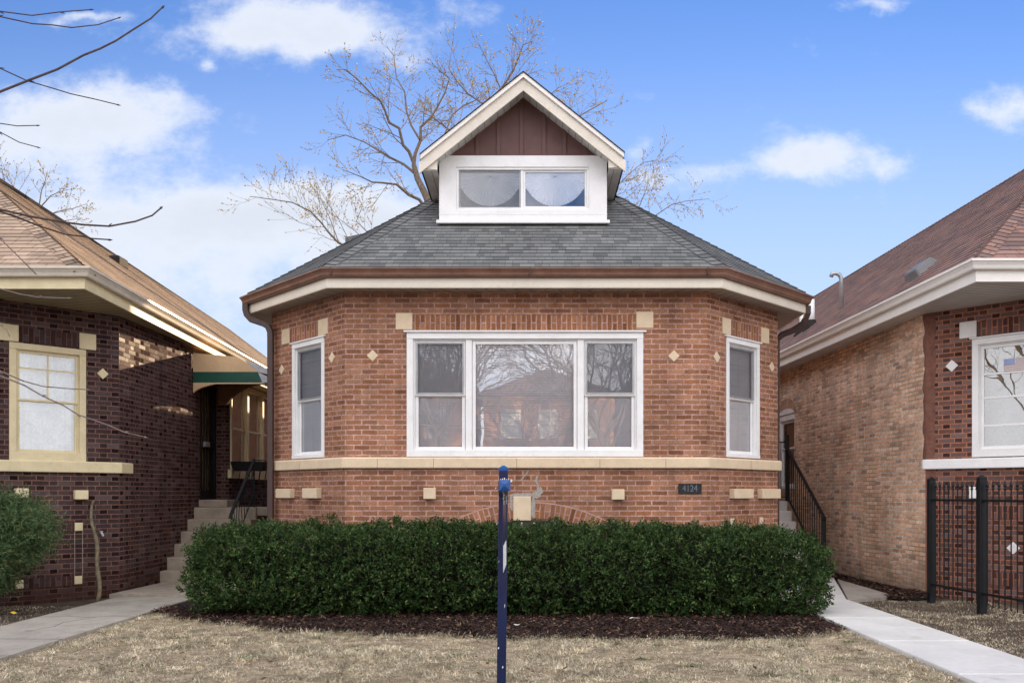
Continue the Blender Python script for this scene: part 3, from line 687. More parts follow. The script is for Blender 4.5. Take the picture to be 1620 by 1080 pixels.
# dormer roof slab with shingles, rakes
m = MB(); y0, y1 = 12.2, 15.7
for sx, ex in ((-1, exl), (1, exr)):
    eaz = az-abs(ex-ax)*ms
    roof_plane(m, [(ex, y0, eaz), (ax, y0, az), (ax, y1, az), (ex, y1, eaz)])
dr = m.build('dormer_roof', M['roof_main'], H)
m = MB(); hip_caps(m, (ax, y0, az), (ax, y1, az), Vector((-ms, 0, 1)).normalized(), Vector((ms, 0, 1)).normalized()); m.build('ridge_cap', M['roof_main'], dr)
m = MB(); m2 = MB(); m3 = MB(); m4 = MB()
for ex in (exl, exr):
    eaz = az-abs(ex-ax)*ms; g = -.012
    def strip(mm, t0, t1, ya, yb, e=0.):
        ex2 = ex-(.0 if ex < ax else -.0)+math.copysign(e, ex-ax); ez = az-abs(ex2-ax)*ms
        mm.prism([(ax, ya, az-t0), (ex2, ya, ez-t0), (ex2, ya, ez-t1), (ax, ya, az-t1)], (0, yb-ya, 0))
    strip(m, .012, .078, y0-.055, y0+.01, .01); strip(m2, .075, .095, y0-.012, y0+.01, .0); strip(m2, .095, .255, y0-.02, y0+.01, -.035)
    strip(m4, .0, .014, y0-.07, y0+.04, .02)
    # rake soffit
    m3.face([(ax, y0, az-.2), (ex, y0, eaz-.2), (ex, dy0+.05, eaz-.2), (ax, dy0+.05, az-.2)], [(0, 0), (abs(ex-ax)*1.27, 0), (abs(ex-ax)*1.27, .3), (0, .3)])
    wx_ = xl if ex < ax else xr; wz_ = eaz-.2
    m3.face([(ex, y0, wz_), (wx_, y0, wz_-.02), (wx_, 16., wz_-.02), (ex, 16., wz_)], [(0, 0), (.2, 0), (.2, 3), (0, 3)])
    m2.prism([(ex+math.copysign(.02, ax-ex), y0+.015, eaz-.2), (wx_, y0+.015, eaz-.2+abs(wx_-ex)*ms), (wx_, y0+.015, eaz-.225), (ex+math.copysign(.02, ax-ex), y0+.015, eaz-.225)], (0, .03, 0))
    m4.box(min(ex, ex+math.copysign(.02, ex-ax)), max(ex, ex+math.copysign(.02, ex-ax)), y0, 16., eaz-.2, eaz-.004)
m.build('rake_trim', M['white_metal'], dr); m2.build('rake_board', M['white_dull'], dr); m3.build('rake_soffit', M['soffit_white'], dr); m4.build('roof_edge', M['dark_vent'], dr)
# dormer slider window
m = MB(); t = .035
m.fbox(frD, o0, o1, oz0, oz0+t, -.06, .005); m.fbox(frD, o0, o1, oz1-t, oz1, -.06, .005); m.fbox(frD, o0, o0+t, oz0+t, oz1-t, -.06, .004); m.fbox(frD, o1-t, o1, oz0+t, oz1-t, -.06, .004)
um = DX(826); m.fbox(frD, um-.02, um+.02, oz0+t, oz1-t, -.055, -.01)
dwn = m.build('dormer_window', M['white'], H, bevel=.003)
sash(dwn, frD, o0+t, um-.02, oz0+t, oz1-t, -.03, .022); sash(dwn, frD, um+.02, o1-t, oz0+t, oz1-t, -.02, .028, glass='glass')
s = MB(); s.fquad(frD, o0+t, um-.02, oz0+t, oz1-t, -.012); s.build('screen', M['screen'], dwn)
for ca, cb in ((o0+t+.01, um-.03), (um+.03, o1-t-.01)):
    m = MB(); cu = (ca+cb)/2; hw = (cb-ca)/2; cz = oz1-.1; n = 64; prev = None
    for i in range(n+1):
        th = math.pi+math.pi*i/n; rr = min(.50, hw/max(1e-3, abs(math.cos(th)))) if abs(math.cos(th)) > .9 else .46
        rr = min(rr, hw*1.02/max(.05, abs(math.cos(th)))) ; rr = min(rr, .47)
        p = (cu+rr*math.cos(th), cz+rr*math.sin(th)*.98, -.05+(.008 if i % 2 else -.004)); c_ = (cu+.02*math.cos(th), cz+.02*math.sin(th), -.05+(.004 if i % 2 else 0))
        if prev: m.face([frD.pt(*prev[0]), frD.pt(*p), frD.pt(*c_), frD.pt(*prev[1])])
        prev = (p, c_)
    m.fbox(frD, ca, cb, cz-.005, oz1, -.065, -.055); m.build('fan_curtain', M['curtain'], dwn)
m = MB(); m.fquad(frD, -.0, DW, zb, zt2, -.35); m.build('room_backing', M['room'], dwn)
# small rear dormer on the left slope
m = MB(); m.box(-3.45, -.3, 17.2, 21., 4.8, 6.45); rd = m.build('rear_dormer', M['white_dull'], H)
m = MB(); m.prism([(-3.7, 17.0, 6.45), (-.2, 17.0, 7.15), (-.2, 17., 7.25), (-3.7, 17., 6.55)], (0, 4.2, 0)); m.build('rear_dormer_roof', M['roof_main'], rd)

# ================================================================== LEFT NEIGHBOUR (dark brick)
N = thing('brick_bungalow', (-9., 12.4, 0), 'dark purple brick bungalow with cream trim and a weathered tan roof', 'house', 'brick bungalows along the street')
LC = (-5.98, 12.39); LB = 1.85; LFc = (LC[0]-LB*.7071, LC[1]-LB*.7071)
lA = Fr(LFc, LC); lS = Fr(LC, (-5.95, 16.1)); lP = Fr((-5.95, 16.1), (-5.70, 16.1)); lW = Fr((-5.70, 16.1), (-5.85, 24.)); lFr = Fr((-13.5, LFc[1]), LFc)
EZ = 4.02
a0, z1 = lA.hit(14.5, 539.5); a1, _ = lA.hit(136, 552); _, z0 = lA.hit(75, 729); _, z1 = lA.hit(75, 547)
m = MB(); wall(m, lA, 0, lA.L, -.15, EZ, [(a0, a1, z0, z1)])
dd0, _ = lS.hit(317, 700); dd1 = dd0+.86; dd0 -= 0
d_u0 = 15.36-12.39; wall(m, lS, 0, lS.L, -.15, EZ, [(d_u0, d_u0+.72, 1.34, 3.42)], .1)
wall(m, lP, 0, lP.L, -.15, EZ)
wins = []; u = .12
for k in range(5): wins.append((u, u+.92, 1.98, 3.5)); u += 1.02
wall(m, lW, 0, lW.L, -.15, EZ, [(wins[0][0]-.06, wins[-1][1]+.06, 1.9, 3.62)], .06)
wall(m, lFr, 0, lFr.L, -.15, EZ)
m.face([(-13.5, LFc[1], -.1), (-13.5, 32, -.1), (-13.5, 32, EZ), (-13.5, LFc[1], EZ)]); m.face([(-13.9, 31.8, -.1), (-5.8, 31.8, -.1), (-5.8, 31.8, EZ+.5), (-13.9, 31.8, EZ+.5)]); m.face([(-5.85, 24, -.1), (-6, 32, -.1), (-6, 32, EZ), (-5.85, 24, EZ)])
m.build('brick_wall', M['brick_left'], N)
m = MB(); sweep(m, [(-13.5, LFc[1]), LFc, LC, (LC[0], LC[1]+.32)], [(0, 0), (.05, 0), (.055, .01), (.055, .14), (.035, .155), (0, .155)], 1.742); m.build('belt_course', M['cream_left'], N, bevel=.005)
# window with muntins
m = casing(lA, a0, a1, z0, z1, .085, w0=-.08, w1=.01, sill=.12); lw = m.build('window', M['cream_left'], N, bevel=.004)
lw['label'] = 'cream framed old window with pale cloth behind wavy glass'
ia, ib = a0+.1, a1-.1; zr = lA.hit(75, 636)[1]
sash(lw, lA, ia, ib, zr, z1-.1, -.03, .03, 'cream_left', 'glass_wavy'); sash(lw, lA, ia, ib, z0+.12, zr+.03, -.05, .035, 'cream_left', 'glass_wavy')
m = MB(); mu = (ia+ib)/2; zm = z1-.33
m.fbox(lA, mu-.012, mu+.012, zr+.03, z1-.12, -.052, -.04); m.fbox(lA, ia+.03, mu-.012, zm-.012, zm+.012, -.052, -.04); m.fbox(lA, mu+.012, ib-.03, zm-.012, zm+.012, -.052, -.04); m.build('muntin', M['cream_left'], lw)
m = MB(); n = 26
for i in range(n):
    a = ia+(ib-ia)*i/n; b = ia+(ib-ia)*(i+1)/n; wa, wb = -.13+.012*math.sin(i*1.9), -.13+.012*math.sin((i+1)*1.9)
    m.face([lA.pt(a, z0+.1, wa), lA.pt(b, z0+.1, wb), lA.pt(b, z1-.1, wb), lA.pt(a, z1-.1, wa)])
m.build('curtain', M['cloth'], lw)
for xa, xb, ya, yb in ((-2, 29.5, 509, 535), (125.5, 152, 525, 550)):
    p = lA.hit(xa, ya); q_ = lA.hit(xb, yb); block(N, lA, p[0], q_[0], z1+.01, z1+.235, mat='cream_left')
soldier(N, lA, lA.hit(29.5, 520)[0], lA.hit(125.5, 520)[0], z1+.02, z1+.215, 'brick_left_up')
u, z = lA.hit(162.5, 591); diamond(N, lA, u, z, .078, 'cream_left')
for xa, xb, ya, yb, w1, nm in ((116, 137, 775, 789.5, .085, 'projecting_stone'), (118, 131, 826.5, 839, .012, 'limestone_block'), (117.5, 130, 911, 923, .012, 'limestone_block'), (24, 37, 917.5, 930, .012, 'limestone_block'), (22, 43, 772, 787, .085, 'projecting_stone')):
    p = lA.hit(xa, ya); q_ = lA.hit(xb, yb); block(N, lA, p[0], q_[0], q_[1], p[1], w1, mat='cream_left', name=nm)
for xa, xb, ya, yb in ((38, 117, 913, 925), (60, 117.5, 827, 840)):
    p = lA.hit(xa, ya); q_ = lA.hit(xb, yb); soldier(N, lA, p[0], q_[0], q_[1], q_[1]+.13, 'brick_left_up')
p = lA.hit(118.5, 840); q_ = lA.hit(130, 911); m = MB()
m.fbox(lA, p[0]-.006, p[0], q_[1], p[1], -.01, .004); m.fbox(lA, q_[0], q_[0]+.006, q_[1], p[1], -.01, .004); m.build('brick_groove', M['patch'], N)
# hose tap
u, z = lA.hit(158, 842); m = MB(); m.tube([lA.pt(u, z, 0), lA.pt(u, z, .06), lA.pt(u+.02, z-.05, .09)], [.014, .018, .014], 8); m.fbox(lA, u-.02, u+.02, z+.015, z+.025, .03, .07); m.build('hose_tap', M['galv'], N)
# storm door on the side wall, pier, sunroom windows
frd = lS; m = MB(); g0, g1 = d_u0, d_u0+.72
m.fbox(frd, g0, g0+.05, 1.34, 3.42, -.08, .02); m.fbox(frd, g1-.05, g1, 1.34, 3.42, -.08, .02); m.fbox(frd, g0+.05, g1-.05, 3.36, 3.42, -.08, .02); m.fbox(frd, g0+.05, g1-.05, 1.34, 1.5, -.06, .0); m.fbox(frd, g0+.05, g1-.05, 2.28, 2.4, -.05, .012)
door = m.build('storm_door', M['black'], N, bevel=.003)
m = MB()
for k in range(5): u = g0+.11+k*.125; m.fbox(frd, u-.008, u+.008, 1.5, 2.28, -.03, -.01); m.fbox(frd, u-.008, u+.008, 2.4, 3.36, -.03, -.01)
m.build('door_bars', M['black'], door)
m = MB(); m.fbox(frd, g0+.05, g1-.05, 1.5, 3.36, -.1, -.09); m.build('inner_door', plain('yellow_varnish_door', (.30,.2,.07), .4, .2, 3), door)
m = MB(); m.fbox(frd, g0+.12, g0+.34, 2.3, 2.39, .012, .05); m.build('mail_slot', M['galv'], door)
for i, (a, b, c, d) in enumerate(wins):
    m = MB(); t = .06; m.fbox(lW, a-.05, a, c-.08, d+.1, -.05, .03); m.fbox(lW, b, b+.05, c-.08, d+.1, -.05, .0298); m.fbox(lW, a, b, d, d+.1, -.05, .02); m.fbox(lW, a, b, c-.08, c, -.05, .02)
    m.fbox(lW, a, b, 2.68, 2.72, -.045, -.01)
    wn = m.build('sunroom_window', M['cream_left'], N, bevel=.003)
    g = MB(); g.fquad(lW, a, b, c, d, -.035); g.build('glass', M['glass'], wn)
    g = MB(); g.fquad(lW, a, b, c, d, -.10); g.build('shade', M['shade'], wn)
m = MB(); m.fbox(lW, 0, 5.2, 1.74, 1.9, -.02, .05); m.build('sunroom_sill', M['cream_left'], N)
m = MB(); m.fbox(lW, 0, 6.2, 3.62, 3.64, -.02, .28); m.build('sunroom_soffit', M['cream_left'], N)
# entry canopy
m = MB(); y = 15.0; P = lambda px, py, d=15.0: at(px, py, d)
tan_ = [P(305.5, 558), P(305.5, 588), P(408, 588), P(396, 578), P(385, 570), P(372, 564)]
m.prism(tan_, (0, .06, 0)); 
arc = [P(305.5, 605), P(427, 605), P(427, 607), P(341, 607), P(330, 609.5), P(318, 613), P(309, 618), P(305.5, 621)]; m.prism(arc, (0, .06, 0))
cp = m.build('canopy_board', M['stucco'], N)
m = MB(); m.prism([P(305.5, 588), P(408, 588), P(415, 605), P(305.5, 605)], (0, .07, 0)); m.build('canopy_band', M['green'], cp)
m = MB(); m.prism([P(408, 588), P(432, 600), P(436, 612), P(415, 605)], (0, .05, 0)); m.prism([P(385, 568), P(440, 590), P(440, 596), P(408, 588)], (0, .05, 0)); m.build('canopy_flashing', M['galv'], cp)
m = MB(); m.box(-5.95, -4.4, 15.06, 16.3, 3.62, 3.66); m.build('canopy_ceiling', M['tan_fascia'], cp)
m = MB(); d = 16.0
arcpts = [at(x, 640-32*math.sin(math.pi*((x-358)/(470-358)))**.7, d) for x in np.linspace(358, 470, 14)]
m.prism([at(345, 603, d), at(345, 640, d)]+arcpts+[at(480, 640, d), at(480, 603, d)], (0, .08, 0)); m.build('canopy_rear_arch', plain('brown_beam', (.14,.075,.04), .8, .2, 6), cp)
# eaves and roof
def LX(x, y): return x-.052*(y-10.6)
def eave(name_parent, path, wallpath, zs, mats, gm, gz=.16, fh=.14):
    m = MB(); sweep(m, path, [(-.02, 0), (.012, 0), (.012, fh), (-.02, fh)], zs-.01); m.build('fascia', M[mats], name_parent)
    m = MB(); sweep(m, path, [(.012, 0), (.07, 0), (.078, .012), (.088, .045), (.112, .085), (.124, .09), (.124, .118), (.116, .118), (.110, .1), (.02, .1)], zs+gz-.06); m.build('gutter', M[gm], name_parent)
le = [(-13.6, 10.7), (-5.6, 10.7), (LX(-5.6, 28), 28.)]
eave(N, le, None, EZ, 'cream_left', 'gutter_cream', gz=.19)
m = MB(); Ls = [(-13.6, 10.7), (-5.6, 10.7), (LX(-5.6, 28), 28.)]; inn = [(-13.6, LFc[1]+.05), (-7.0, LFc[1]+.05), (-7.0, 28.)]
ring(m, inn, Ls, EZ); m.build('soffit', M['soffit_left'], N)
ze = 4.20; ml = .74; lev = offset_path(le, .09)
p0 = Vector((*lev[0], ze)); p1 = Vector((*lev[1], ze)); p2 = Vector((*lev[2], ze))
nf = eave_plane(lev[0], lev[1], ze, .74); ns = eave_plane(lev[1], lev[2], ze, ml)
def rpt(base, d_in, n_pl, y):  # point on side plane at inward distance
    t = (Vector(lev[2])-Vector(lev[1])).normalized(); inn_ = Vector((-t.y, t.x)); q_ = Vector(lev[1])+t*((y-lev[1][1])/t.y)+inn_*d_in
    return Vector((q_.x, q_.y, ze+ml*d_in))
rw = 4.05
# the hip: intersection line of the two planes up to ridge height
topz = ze+ml*rw; bk = (Vector((0, 0, 1)), Vector((0, 0, topz))); hp = solve3([nf, ns, bk]); rb = rpt(None, rw, None, 30.)
lf = Vector((-13.6+4.05, hp.y, topz)); m = MB()
roof_plane(m, [p0, p1, hp]); roof_plane(m, [p1, p2, rb, hp])
pl0 = Vector((p0.x-0, 30, ze)); roof_plane(m, [p0, hp, rb, pl0]); m.face([pl0, rb, p2])
lr = m.build('roof', M['roof_left'], N)
m = MB(); hip_caps(m, p1, hp, nf[0], ns[0]); m.build('hip_cap', M['roof_left'], lr)
c = rpt(None, 3.0, None, 18.6); m = MB(); m.box(c.x-.12, c.x+.12, c.y-.22, c.y+.22, c.z-.1, c.z+.12); m.build('roof_vent', M['dark_vent'], lr, bevel=.03)
m = MB(); c = at(2, 322, 13.1); m.box(c[0]-.6, c[0]+.06, c[1]-.02, c[1]+.8, c[2]-.25, c[2]+.06); m.build('gable_vent', M['white'], lr, bevel=.04)

# ================================================================== RIGHT NEIGHBOUR (common brick side)
Q = thing('brick_bungalow', (9., 12.4, 0), 'red brick bungalow with white eaves and tan side wall behind the iron fence', 'house', 'brick bungalows along the street')
RC = (5.74, 12.4); RB = 2.0; RFc = (RC[0]+RB*.7071, RC[1]-RB*.7071)
rS = Fr((RC[0]-.05*17.6, 30.), RC); rA = Fr(RC, RFc); rF = Fr(RFc, (13.5, RFc[1])); EZR = 4.06
Lr = rS.L; t0 = rS.hit(1257, 680)[0]; win = (t0-.98, t0, 1.55, 3.13)
m = MB(); wall(m, rS, 0, Lr, -.15, EZR, [win], .1); m.build('side_wall', M['brick_common'], Q)
b0, _ = rA.hit(1538, 600); bz1 = rA.hit(1538, 537)[1]; bz0 = rA.hit(1538, 723)[1]; b1 = b0+1.0
m = MB(); wall(m, rA, 0, rA.L, -.15, EZR, [(b0, b1, bz0, bz1)]); wall(m, rF, 0, rF.L, -.15, EZR)
m.face([(13.5, RFc[1], 0), (13.5, 30, 0), (13.5, 30, EZR), (13.5, RFc[1], EZR)]); m.face([(13.5, 30, 0), (4.86, 30, 0), (4.86, 30, EZR), (13.5, 30, EZR)])
m.build('brick_wall', M['brick_right'], Q)
# smeared mortar joint at the corner
m = MB(); zs = np.linspace(0, EZR, 46); prev = None
for z in zs:
    a = random.uniform(-.03, .045); cur = (a, z)
    if prev: m.face([rA.pt(-.006, prev[1], .003), rA.pt(.13+prev[0]*.4, prev[1], .003), rA.pt(.13+a*.4, z, .003), rA.pt(-.006, z, .003)])
    if prev and z > 1.9: m.face([rS.pt(Lr-.07+prev[0], prev[1], .003), rS.pt(Lr+.003, prev[1], .003), rS.pt(Lr+.003, z, .003), rS.pt(Lr-.07+a, z, .003)])
    prev = cur
m.build('corner_mortar', plain('red_corner_mortar', (.19,.085,.06), .9, .25, 14, bmp=.6, stain=((.11,.05,.04), 6, .6)), Q)
m = MB(); sweep(m, [(RC[0], RC[1]+.02), RC, RFc, (13.5, RFc[1])], [(0, 0), (.05, 0), (.055, .01), (.055, .125), (.035, .14), (0, .14)], 1.80); m.build('belt_course', M['white'], Q, bevel=.005)
m = casing(rA, b0, b1, bz0, bz1, .085, sill=.11); m.fbox(rA, b0-.03, b1+.03, bz1, bz1+.022, -.02, .04); rw_ = m.build('window', M['white'], Q, bevel=.004)
sash(rw_, rA, b0+.105, b1-.105, bz0+.11, bz1-.105, -.03, .04, glass='glass_wavy')
for zz in (rA.hit(1560, 591.5)[1], rA.hit(1560, 629)[1], rA.hit(1560, 673)[1]):
    m = MB(); m.fbox(rA, b0+.145, b1-.145, zz-.014, zz+.014, -.038, -.024); m.build('storm_rail', M['white'], rw_)
m = MB(); m.fquad(rA, b0+.1, b1-.1, bz0+.1, bz1-.1, -.25); m.build('curtain', plain('grey_lace_curtain', (.27,.30,.32), .9, .4, 3), rw_)
fz0 = rA.hit(1586, 589)[1]; fz1 = rA.hit(1586, 567)[1]; fu = rA.hit(1586, 580)[0]
m = MB(); m.fbox(rA, fu, fu+.36, fz0, fz1, -.024, -.022); fl = m.build('flag_sticker', M['paper'], rw_)
m = MB(); hh = fz1-fz0-.02
for k in range(7):
    z = fz0+.01+hh*(2*k)/13; u_ = fu+.01 if k < 4 else fu+.155; m.fquad(rA, u_, fu+.35, z, z+hh/13, -.0215)
m.build('flag_stripe', plain('faded_red', (.42,.27,.3), .8), rw_)
m = MB(); m.fquad(rA, fu+.01, fu+.15, fz0+.01+hh*7/13, fz1-.01, -.0213); m.build('flag_canton', plain('faded_blue', (.3,.38,.62), .8), rw_)
p = rA.hit(1518, 514); q_ = rA.hit(1545, 538); block(Q, rA, p[0], q_[0], bz1+.03, bz1+.26, mat='white')
soldier(Q, rA, q_[0], q_[0]+.75, bz1+.035, bz1+.235, 'brick_right_up')
for px, py in ((1506, 578.5), (1603, 866.5)): u, z = rA.hit(px, py); diamond(Q, rA, u, z, .085, 'white')
for xa, xb, ya, yb, w1, nm in ((1536, 1551, 770, 788, .08, 'projecting_stone'), (1545, 1551, 801, 813, .012, 'limestone_block'), (1545, 1551, 904, 917, .012, 'limestone_block')):
    p = rA.hit(xa, ya); q_ = rA.hit(xb, yb); block(Q, rA, p[0], q_[0], q_[1], p[1], w1, mat='white', name=nm)
p = rA.hit(1553, 802); q_ = rA.hit(1553, 905); soldier(Q, rA, p[0], p[0]+.9, p[1]-.16, p[1]+.02, 'brick_right_up'); soldier(Q, rA, p[0], p[0]+.9, q_[1]-.16, q_[1]+.02, 'brick_right_up')
# arched side window
m = casing(rS, win[0], win[1], win[2], win[3]-.0, .07, w0=-.09, w1=-.02, sill=.06, head=.06); 
sw = m.build('side_window', M['white'], Q, bevel=.004)
zr = (win[2]+win[3])/2+.05; sash(sw, rS, win[0]+.09, win[1]-.09, zr, win[3]-.15, -.05, .035); sash(sw, rS, win[0]+.09, win[1]-.09, win[2]+.06, zr+.03, -.07, .04)
m = MB(); m.fquad(rS, win[0]+.1, win[1]-.1, win[2], win[3], -.16); m.build('shade', M['shade'], sw)
m = MB(); arc = [rS.pt((win[0]+win[1])/2+.49*math.cos(t), win[3]+.12*math.sin(t), -.06) for t in np.linspace(0, math.pi, 12)]
m.prism(arc, rS.n*.062); m.build('arched_head', M['white'], sw)
m = MB()
for k in range(16):
    t0_, t1_ = math.pi*k/16, math.pi*(k+1)/16; c_ = (win[0]+win[1])/2
    m.face([rS.pt(c_+a*math.cos(t), win[3]+b*math.sin(t), .004) for t, a, b in ((t0_, .49, .12), (t1_, .49, .12), (t1_, .58, .34), (t0_, .58, .34))], [(.01, t0_*.6), (.01, t1_*.6), (.2, t1_*.6), (.2, t0_*.6)])
m.build('brick_arch', brick('tan_arch_brick', [(.47,.27,.17),(.42,.235,.15),(.50,.31,.20)], (.38,.31,.25)), Q)
# eaves
def RX(x, y): return x-.05*(y-10.5)
re_ = [(RX(5.48, 30.), 30.), (5.48, 10.5), (13.6, 10.5)]
eave(Q, re_, None, EZR, 'white_metal', 'white_metal', gz=.19, fh=.15)
m = MB(); ring(m, [(7.3, 30.), (7.3, RFc[1]+.05), (13.6, RFc[1]+.05)], re_, EZR+.0); m.build('soffit', M['soffit_white'], Q)
ze = 4.25; mr = .80; rev = offset_path(re_, .09)
ns = eave_plane(rev[0], rev[1], ze, mr); nf = eave_plane(rev[1], rev[2], ze, mr)
rw2 = 3.95; topz = ze+mr*rw2; hp = solve3([nf, ns, (Vector((0,0,1)), Vector((0,0,topz)))])
t = (Vector(rev[0])-Vector(rev[1])).normalized(); inn_ = Vector((t.y, -t.x))
def rr(d_in, y): q_ = Vector(rev[1])+t*((y-rev[1][1])/t.y)+inn_*d_in; return Vector((q_.x, q_.y, ze+mr*d_in))
p0 = Vector((*rev[0], ze)); p1 = Vector((*rev[1], ze)); p2 = Vector((*rev[2], ze)); rb = rr(rw2, 30.); pr = Vector((13.7, 30., ze))
m = MB(); roof_plane(m, [p0, p1, hp, rb]); roof_plane(m, [p1, p2, hp]); roof_plane(m, [p2, pr, rb, hp]); m.face([p0, rb, pr])
rrf = m.build('roof', M['roof_right'], Q)
m = MB(); hip_caps(m, p1, hp, ns[0], nf[0]); hip_caps(m, hp, rb, ns[0], Vector((.6, 0, .8))); m.build('hip_cap', M['roof_right'], rrf)
def on_right_roof(px, py):
    r_ = Vector(((px-CX)/F, 1, (CY-py)/F)); o = Vector((0, 0, EYE)); d = (ns[1]-o).dot(ns[0])/r_.dot(ns[0]); return o+r_*d
# box vent
c = on_right_roof(1458, 430); nrm = ns[0]; tt = Vector((t.x, t.y, 0)); up = nrm.cross(tt); up = -up if up.z < 0 else up
m = MB(); hexa = []
for h_, s in ((-.02, 1.0), (.12, .78)):
    for a, b in ((-.24, -.2), (.24, -.2), (.24, .2), (-.24, .2)): hexa.append(c+tt*a*s+up*b*s+nrm*h_)
m.hexa(hexa); m.build('box_vent', plain('grey_vent_metal', (.16,.16,.165), .5), rrf, bevel=.02)
c = on_right_roof(1331, 488); tz = at(1331, 440, c.y); m = MB()
m.tube([c, (c.x, c.y, tz[2]-.02), (c.x-.03, c.y, tz[2]+.06), (c.x-.10, c.y, tz[2]+.10), (c.x-.18, c.y, tz[2]+.09), (c.x-.2, c.y, tz[2]+.03)], .042, 10); m.build('vent_pipe', M['galv'], rrf, smooth=True)
for px, yb, yt in ((1284, 515, 474), (1269.5, 523, 490)):
    c = on_right_roof(px, yb); tz = at(px, yt, c.y); m = MB(); m.tube([c-Vector((0, 0, .1)), (c.x, c.y, tz[2])], .062, 12); vp = m.build('vent_pipe', M['pvc'], rrf, smooth=True)
    m = MB(); m.tube([c-Vector((0, 0, .12)), c+Vector((0, 0, .12))], [.19, .08], 10); m.build('pipe_flashing', M['dark_vent'], rrf)

# ================================================================== GROUND AND PAVING
def struct(mb, name, mat): o = mb.build(name, M[mat]); tag(o, kind='structure'); return o
GZ = -.035
m = MB(); m.face([(-400, -400, GZ-.02), (400, -400, GZ-.02), (400, 400, GZ-.02), (-400, 400, GZ-.02)]); struct(m, 'ground', 'soil')
m = MB(); m.face([(-4.7, 2.2, GZ), (3.42, 2.2, GZ), (3.42, 10.2, GZ), (-4.7, 10.6, GZ)]); struct(m, 'lawn', 'lawn')
m = MB(); m.box(-5.80, -4.68, 2.2, 11.95, -.12, .0); struct(m, 'walkway', 'concrete')
m = MB()
m.hexa([(-5.93, 12.0, -.1), (-4.4, 11.9, -.1), (-4.4, 13.7, -.1), (-5.93, 13.7, -.1), (-5.93, 12.0, .035), (-4.4, 11.9, .03), (-4.4, 13.7, .02), (-5.93, 13.7, .02)]); struct(m, 'walkway', 'step')
m = MB()
for y0, y1 in ((2.2, 3.75), (3.765, 5.3), (5.315, 6.85), (6.865, 8.4), (8.415, 9.95), (9.965, 11.7)): m.box(3.44, 4.33, y0, y1, -.12, random.uniform(-.002, .003))
m.prism([(3.44, 11.71, -.1), (4.33, 11.71, -.1), (5.22, 14.7, -.1), (4.2, 14.7, -.1)], (0, 0, .101)); m.prism([(4.2, 14.7, -.1), (5.22, 14.7, -.1), (5.2, 24, -.1), (3.7, 24, -.1), (3.7, 14.7, -.1)], (0, 0, .1)); o = struct(m, 'walkway', 'concrete_new')
b = o.modifiers.new('bevel', 'BEVEL'); b.width = .008; b.segments = 1
m = MB(); m.prism([(4.36, 11.72, -.1), (5.02, 12.05, -.1), (5.2, 12.35, -.1), (5.24, 14.6, -.1)], (0, 0, .09)); struct(m, 'paved_apron', 'concrete')
m = MB(); m.box(-60, 60, .2, 2.15, -.15, .0); struct(m, 'sidewalk', 'concrete_new')
m = MB(); m.face([(-100, -13, -.16), (100, -13, -.16), (100, -2.6, -.16), (-100, -2.6, -.16)]); struct(m, 'road', 'asphalt')
m = MB(); m.box(-100, 100, -2.75, -2.6, -.2, -.02); m.box(-100, 100, -13.15, -13., -.2, -.02); struct(m, 'kerb', 'concrete')

# mulch bed: dark soil sheet plus loose chips
def mulch_front(x):
    xs = [-4.72, -4.3, -3.6, -2.4, -.3, 1.5, 2.6, 3.05, 3.42]; ys = [10.5, 10.15, 9.65, 9.05, 8.72, 8.62, 8.66, 8.85, 9.3]
    return float(np.interp(x, xs, ys))+.06*math.sin(x*5.1)+.035*math.sin(x*13+1)
m = MB(); xs = np.linspace(-4.7, 3.42, 60)
for a, b in zip(xs, xs[1:]): m.face([(a, mulch_front(a), GZ+.012), (b, mulch_front(b), GZ+.012), (b, 12.3, GZ+.02), (a, 12.3, GZ+.02)])
mb_ = [(5.05, 12.0), (5.35, 11.85), (5.7, 12.1), (5.72, 12.42), (5.1, 18.), (4.98, 18.), (5.18, 14.6), (5.2, 12.4)]
m.face([(x, y, -.03) for x, y in mb_]); struct(m, 'mulch_bed', 'mulch_bed')
def chips(n, fn):
    V = []; Fc = []; k = 0
    for i in range(n):
        x, y, z = fn(); a = random.uniform(0, 6.283); L = random.uniform(.015, .055); W = random.uniform(.005, .015); t = random.uniform(-.6, .6); r2 = random.uniform(-1., 1.)
        ux = Vector((math.cos(a), math.sin(a), t)).normalized(); uy = Vector((-math.sin(a), math.cos(a), r2)).normalized(); c = Vector((x, y, z))
        for s1, s2 in ((-1, -1), (1, -1), (1, 1), (-1, 1)): V.append(c+ux*L*s1*.5+uy*W*s2*.5)
        Fc.append((k, k+1, k+2, k+3)); k += 4
    return np.array([tuple(v) for v in V]), np.array(Fc)
def f1():
    while True:
        x = random.uniform(-4.7, 3.42); y = random.uniform(8.5, 11.0)
        if y > mulch_front(x)-random.uniform(0, .05): return x, y, GZ+.014+random.uniform(.0, .04)
V_, F_1 = chips(30000, f1)
def f2():
    while True:
        y = random.uniform(11.85, 17); x = random.uniform(4.95, 5.75); wl = 5.74-.05*(y-12.4); lo = 5.22 if y > 12.3 else 5.05
        if lo < x < wl:
            hump = .09*math.exp(-(((x-5.45)/.22)**2+((y-12.2)/.3)**2)); return x, y, -.025+hump+random.uniform(0, .03)
V2_, F2_ = chips(7000, f2)
o = fastmesh('mulch', np.vstack([V_, V2_]), np.vstack([F_1, F2_+len(V_)]), M['mulch'])
tag(o, 'dark brown shredded bark mulch under the hedge and beside the tan brick wall', 'mulch', kind='stuff')

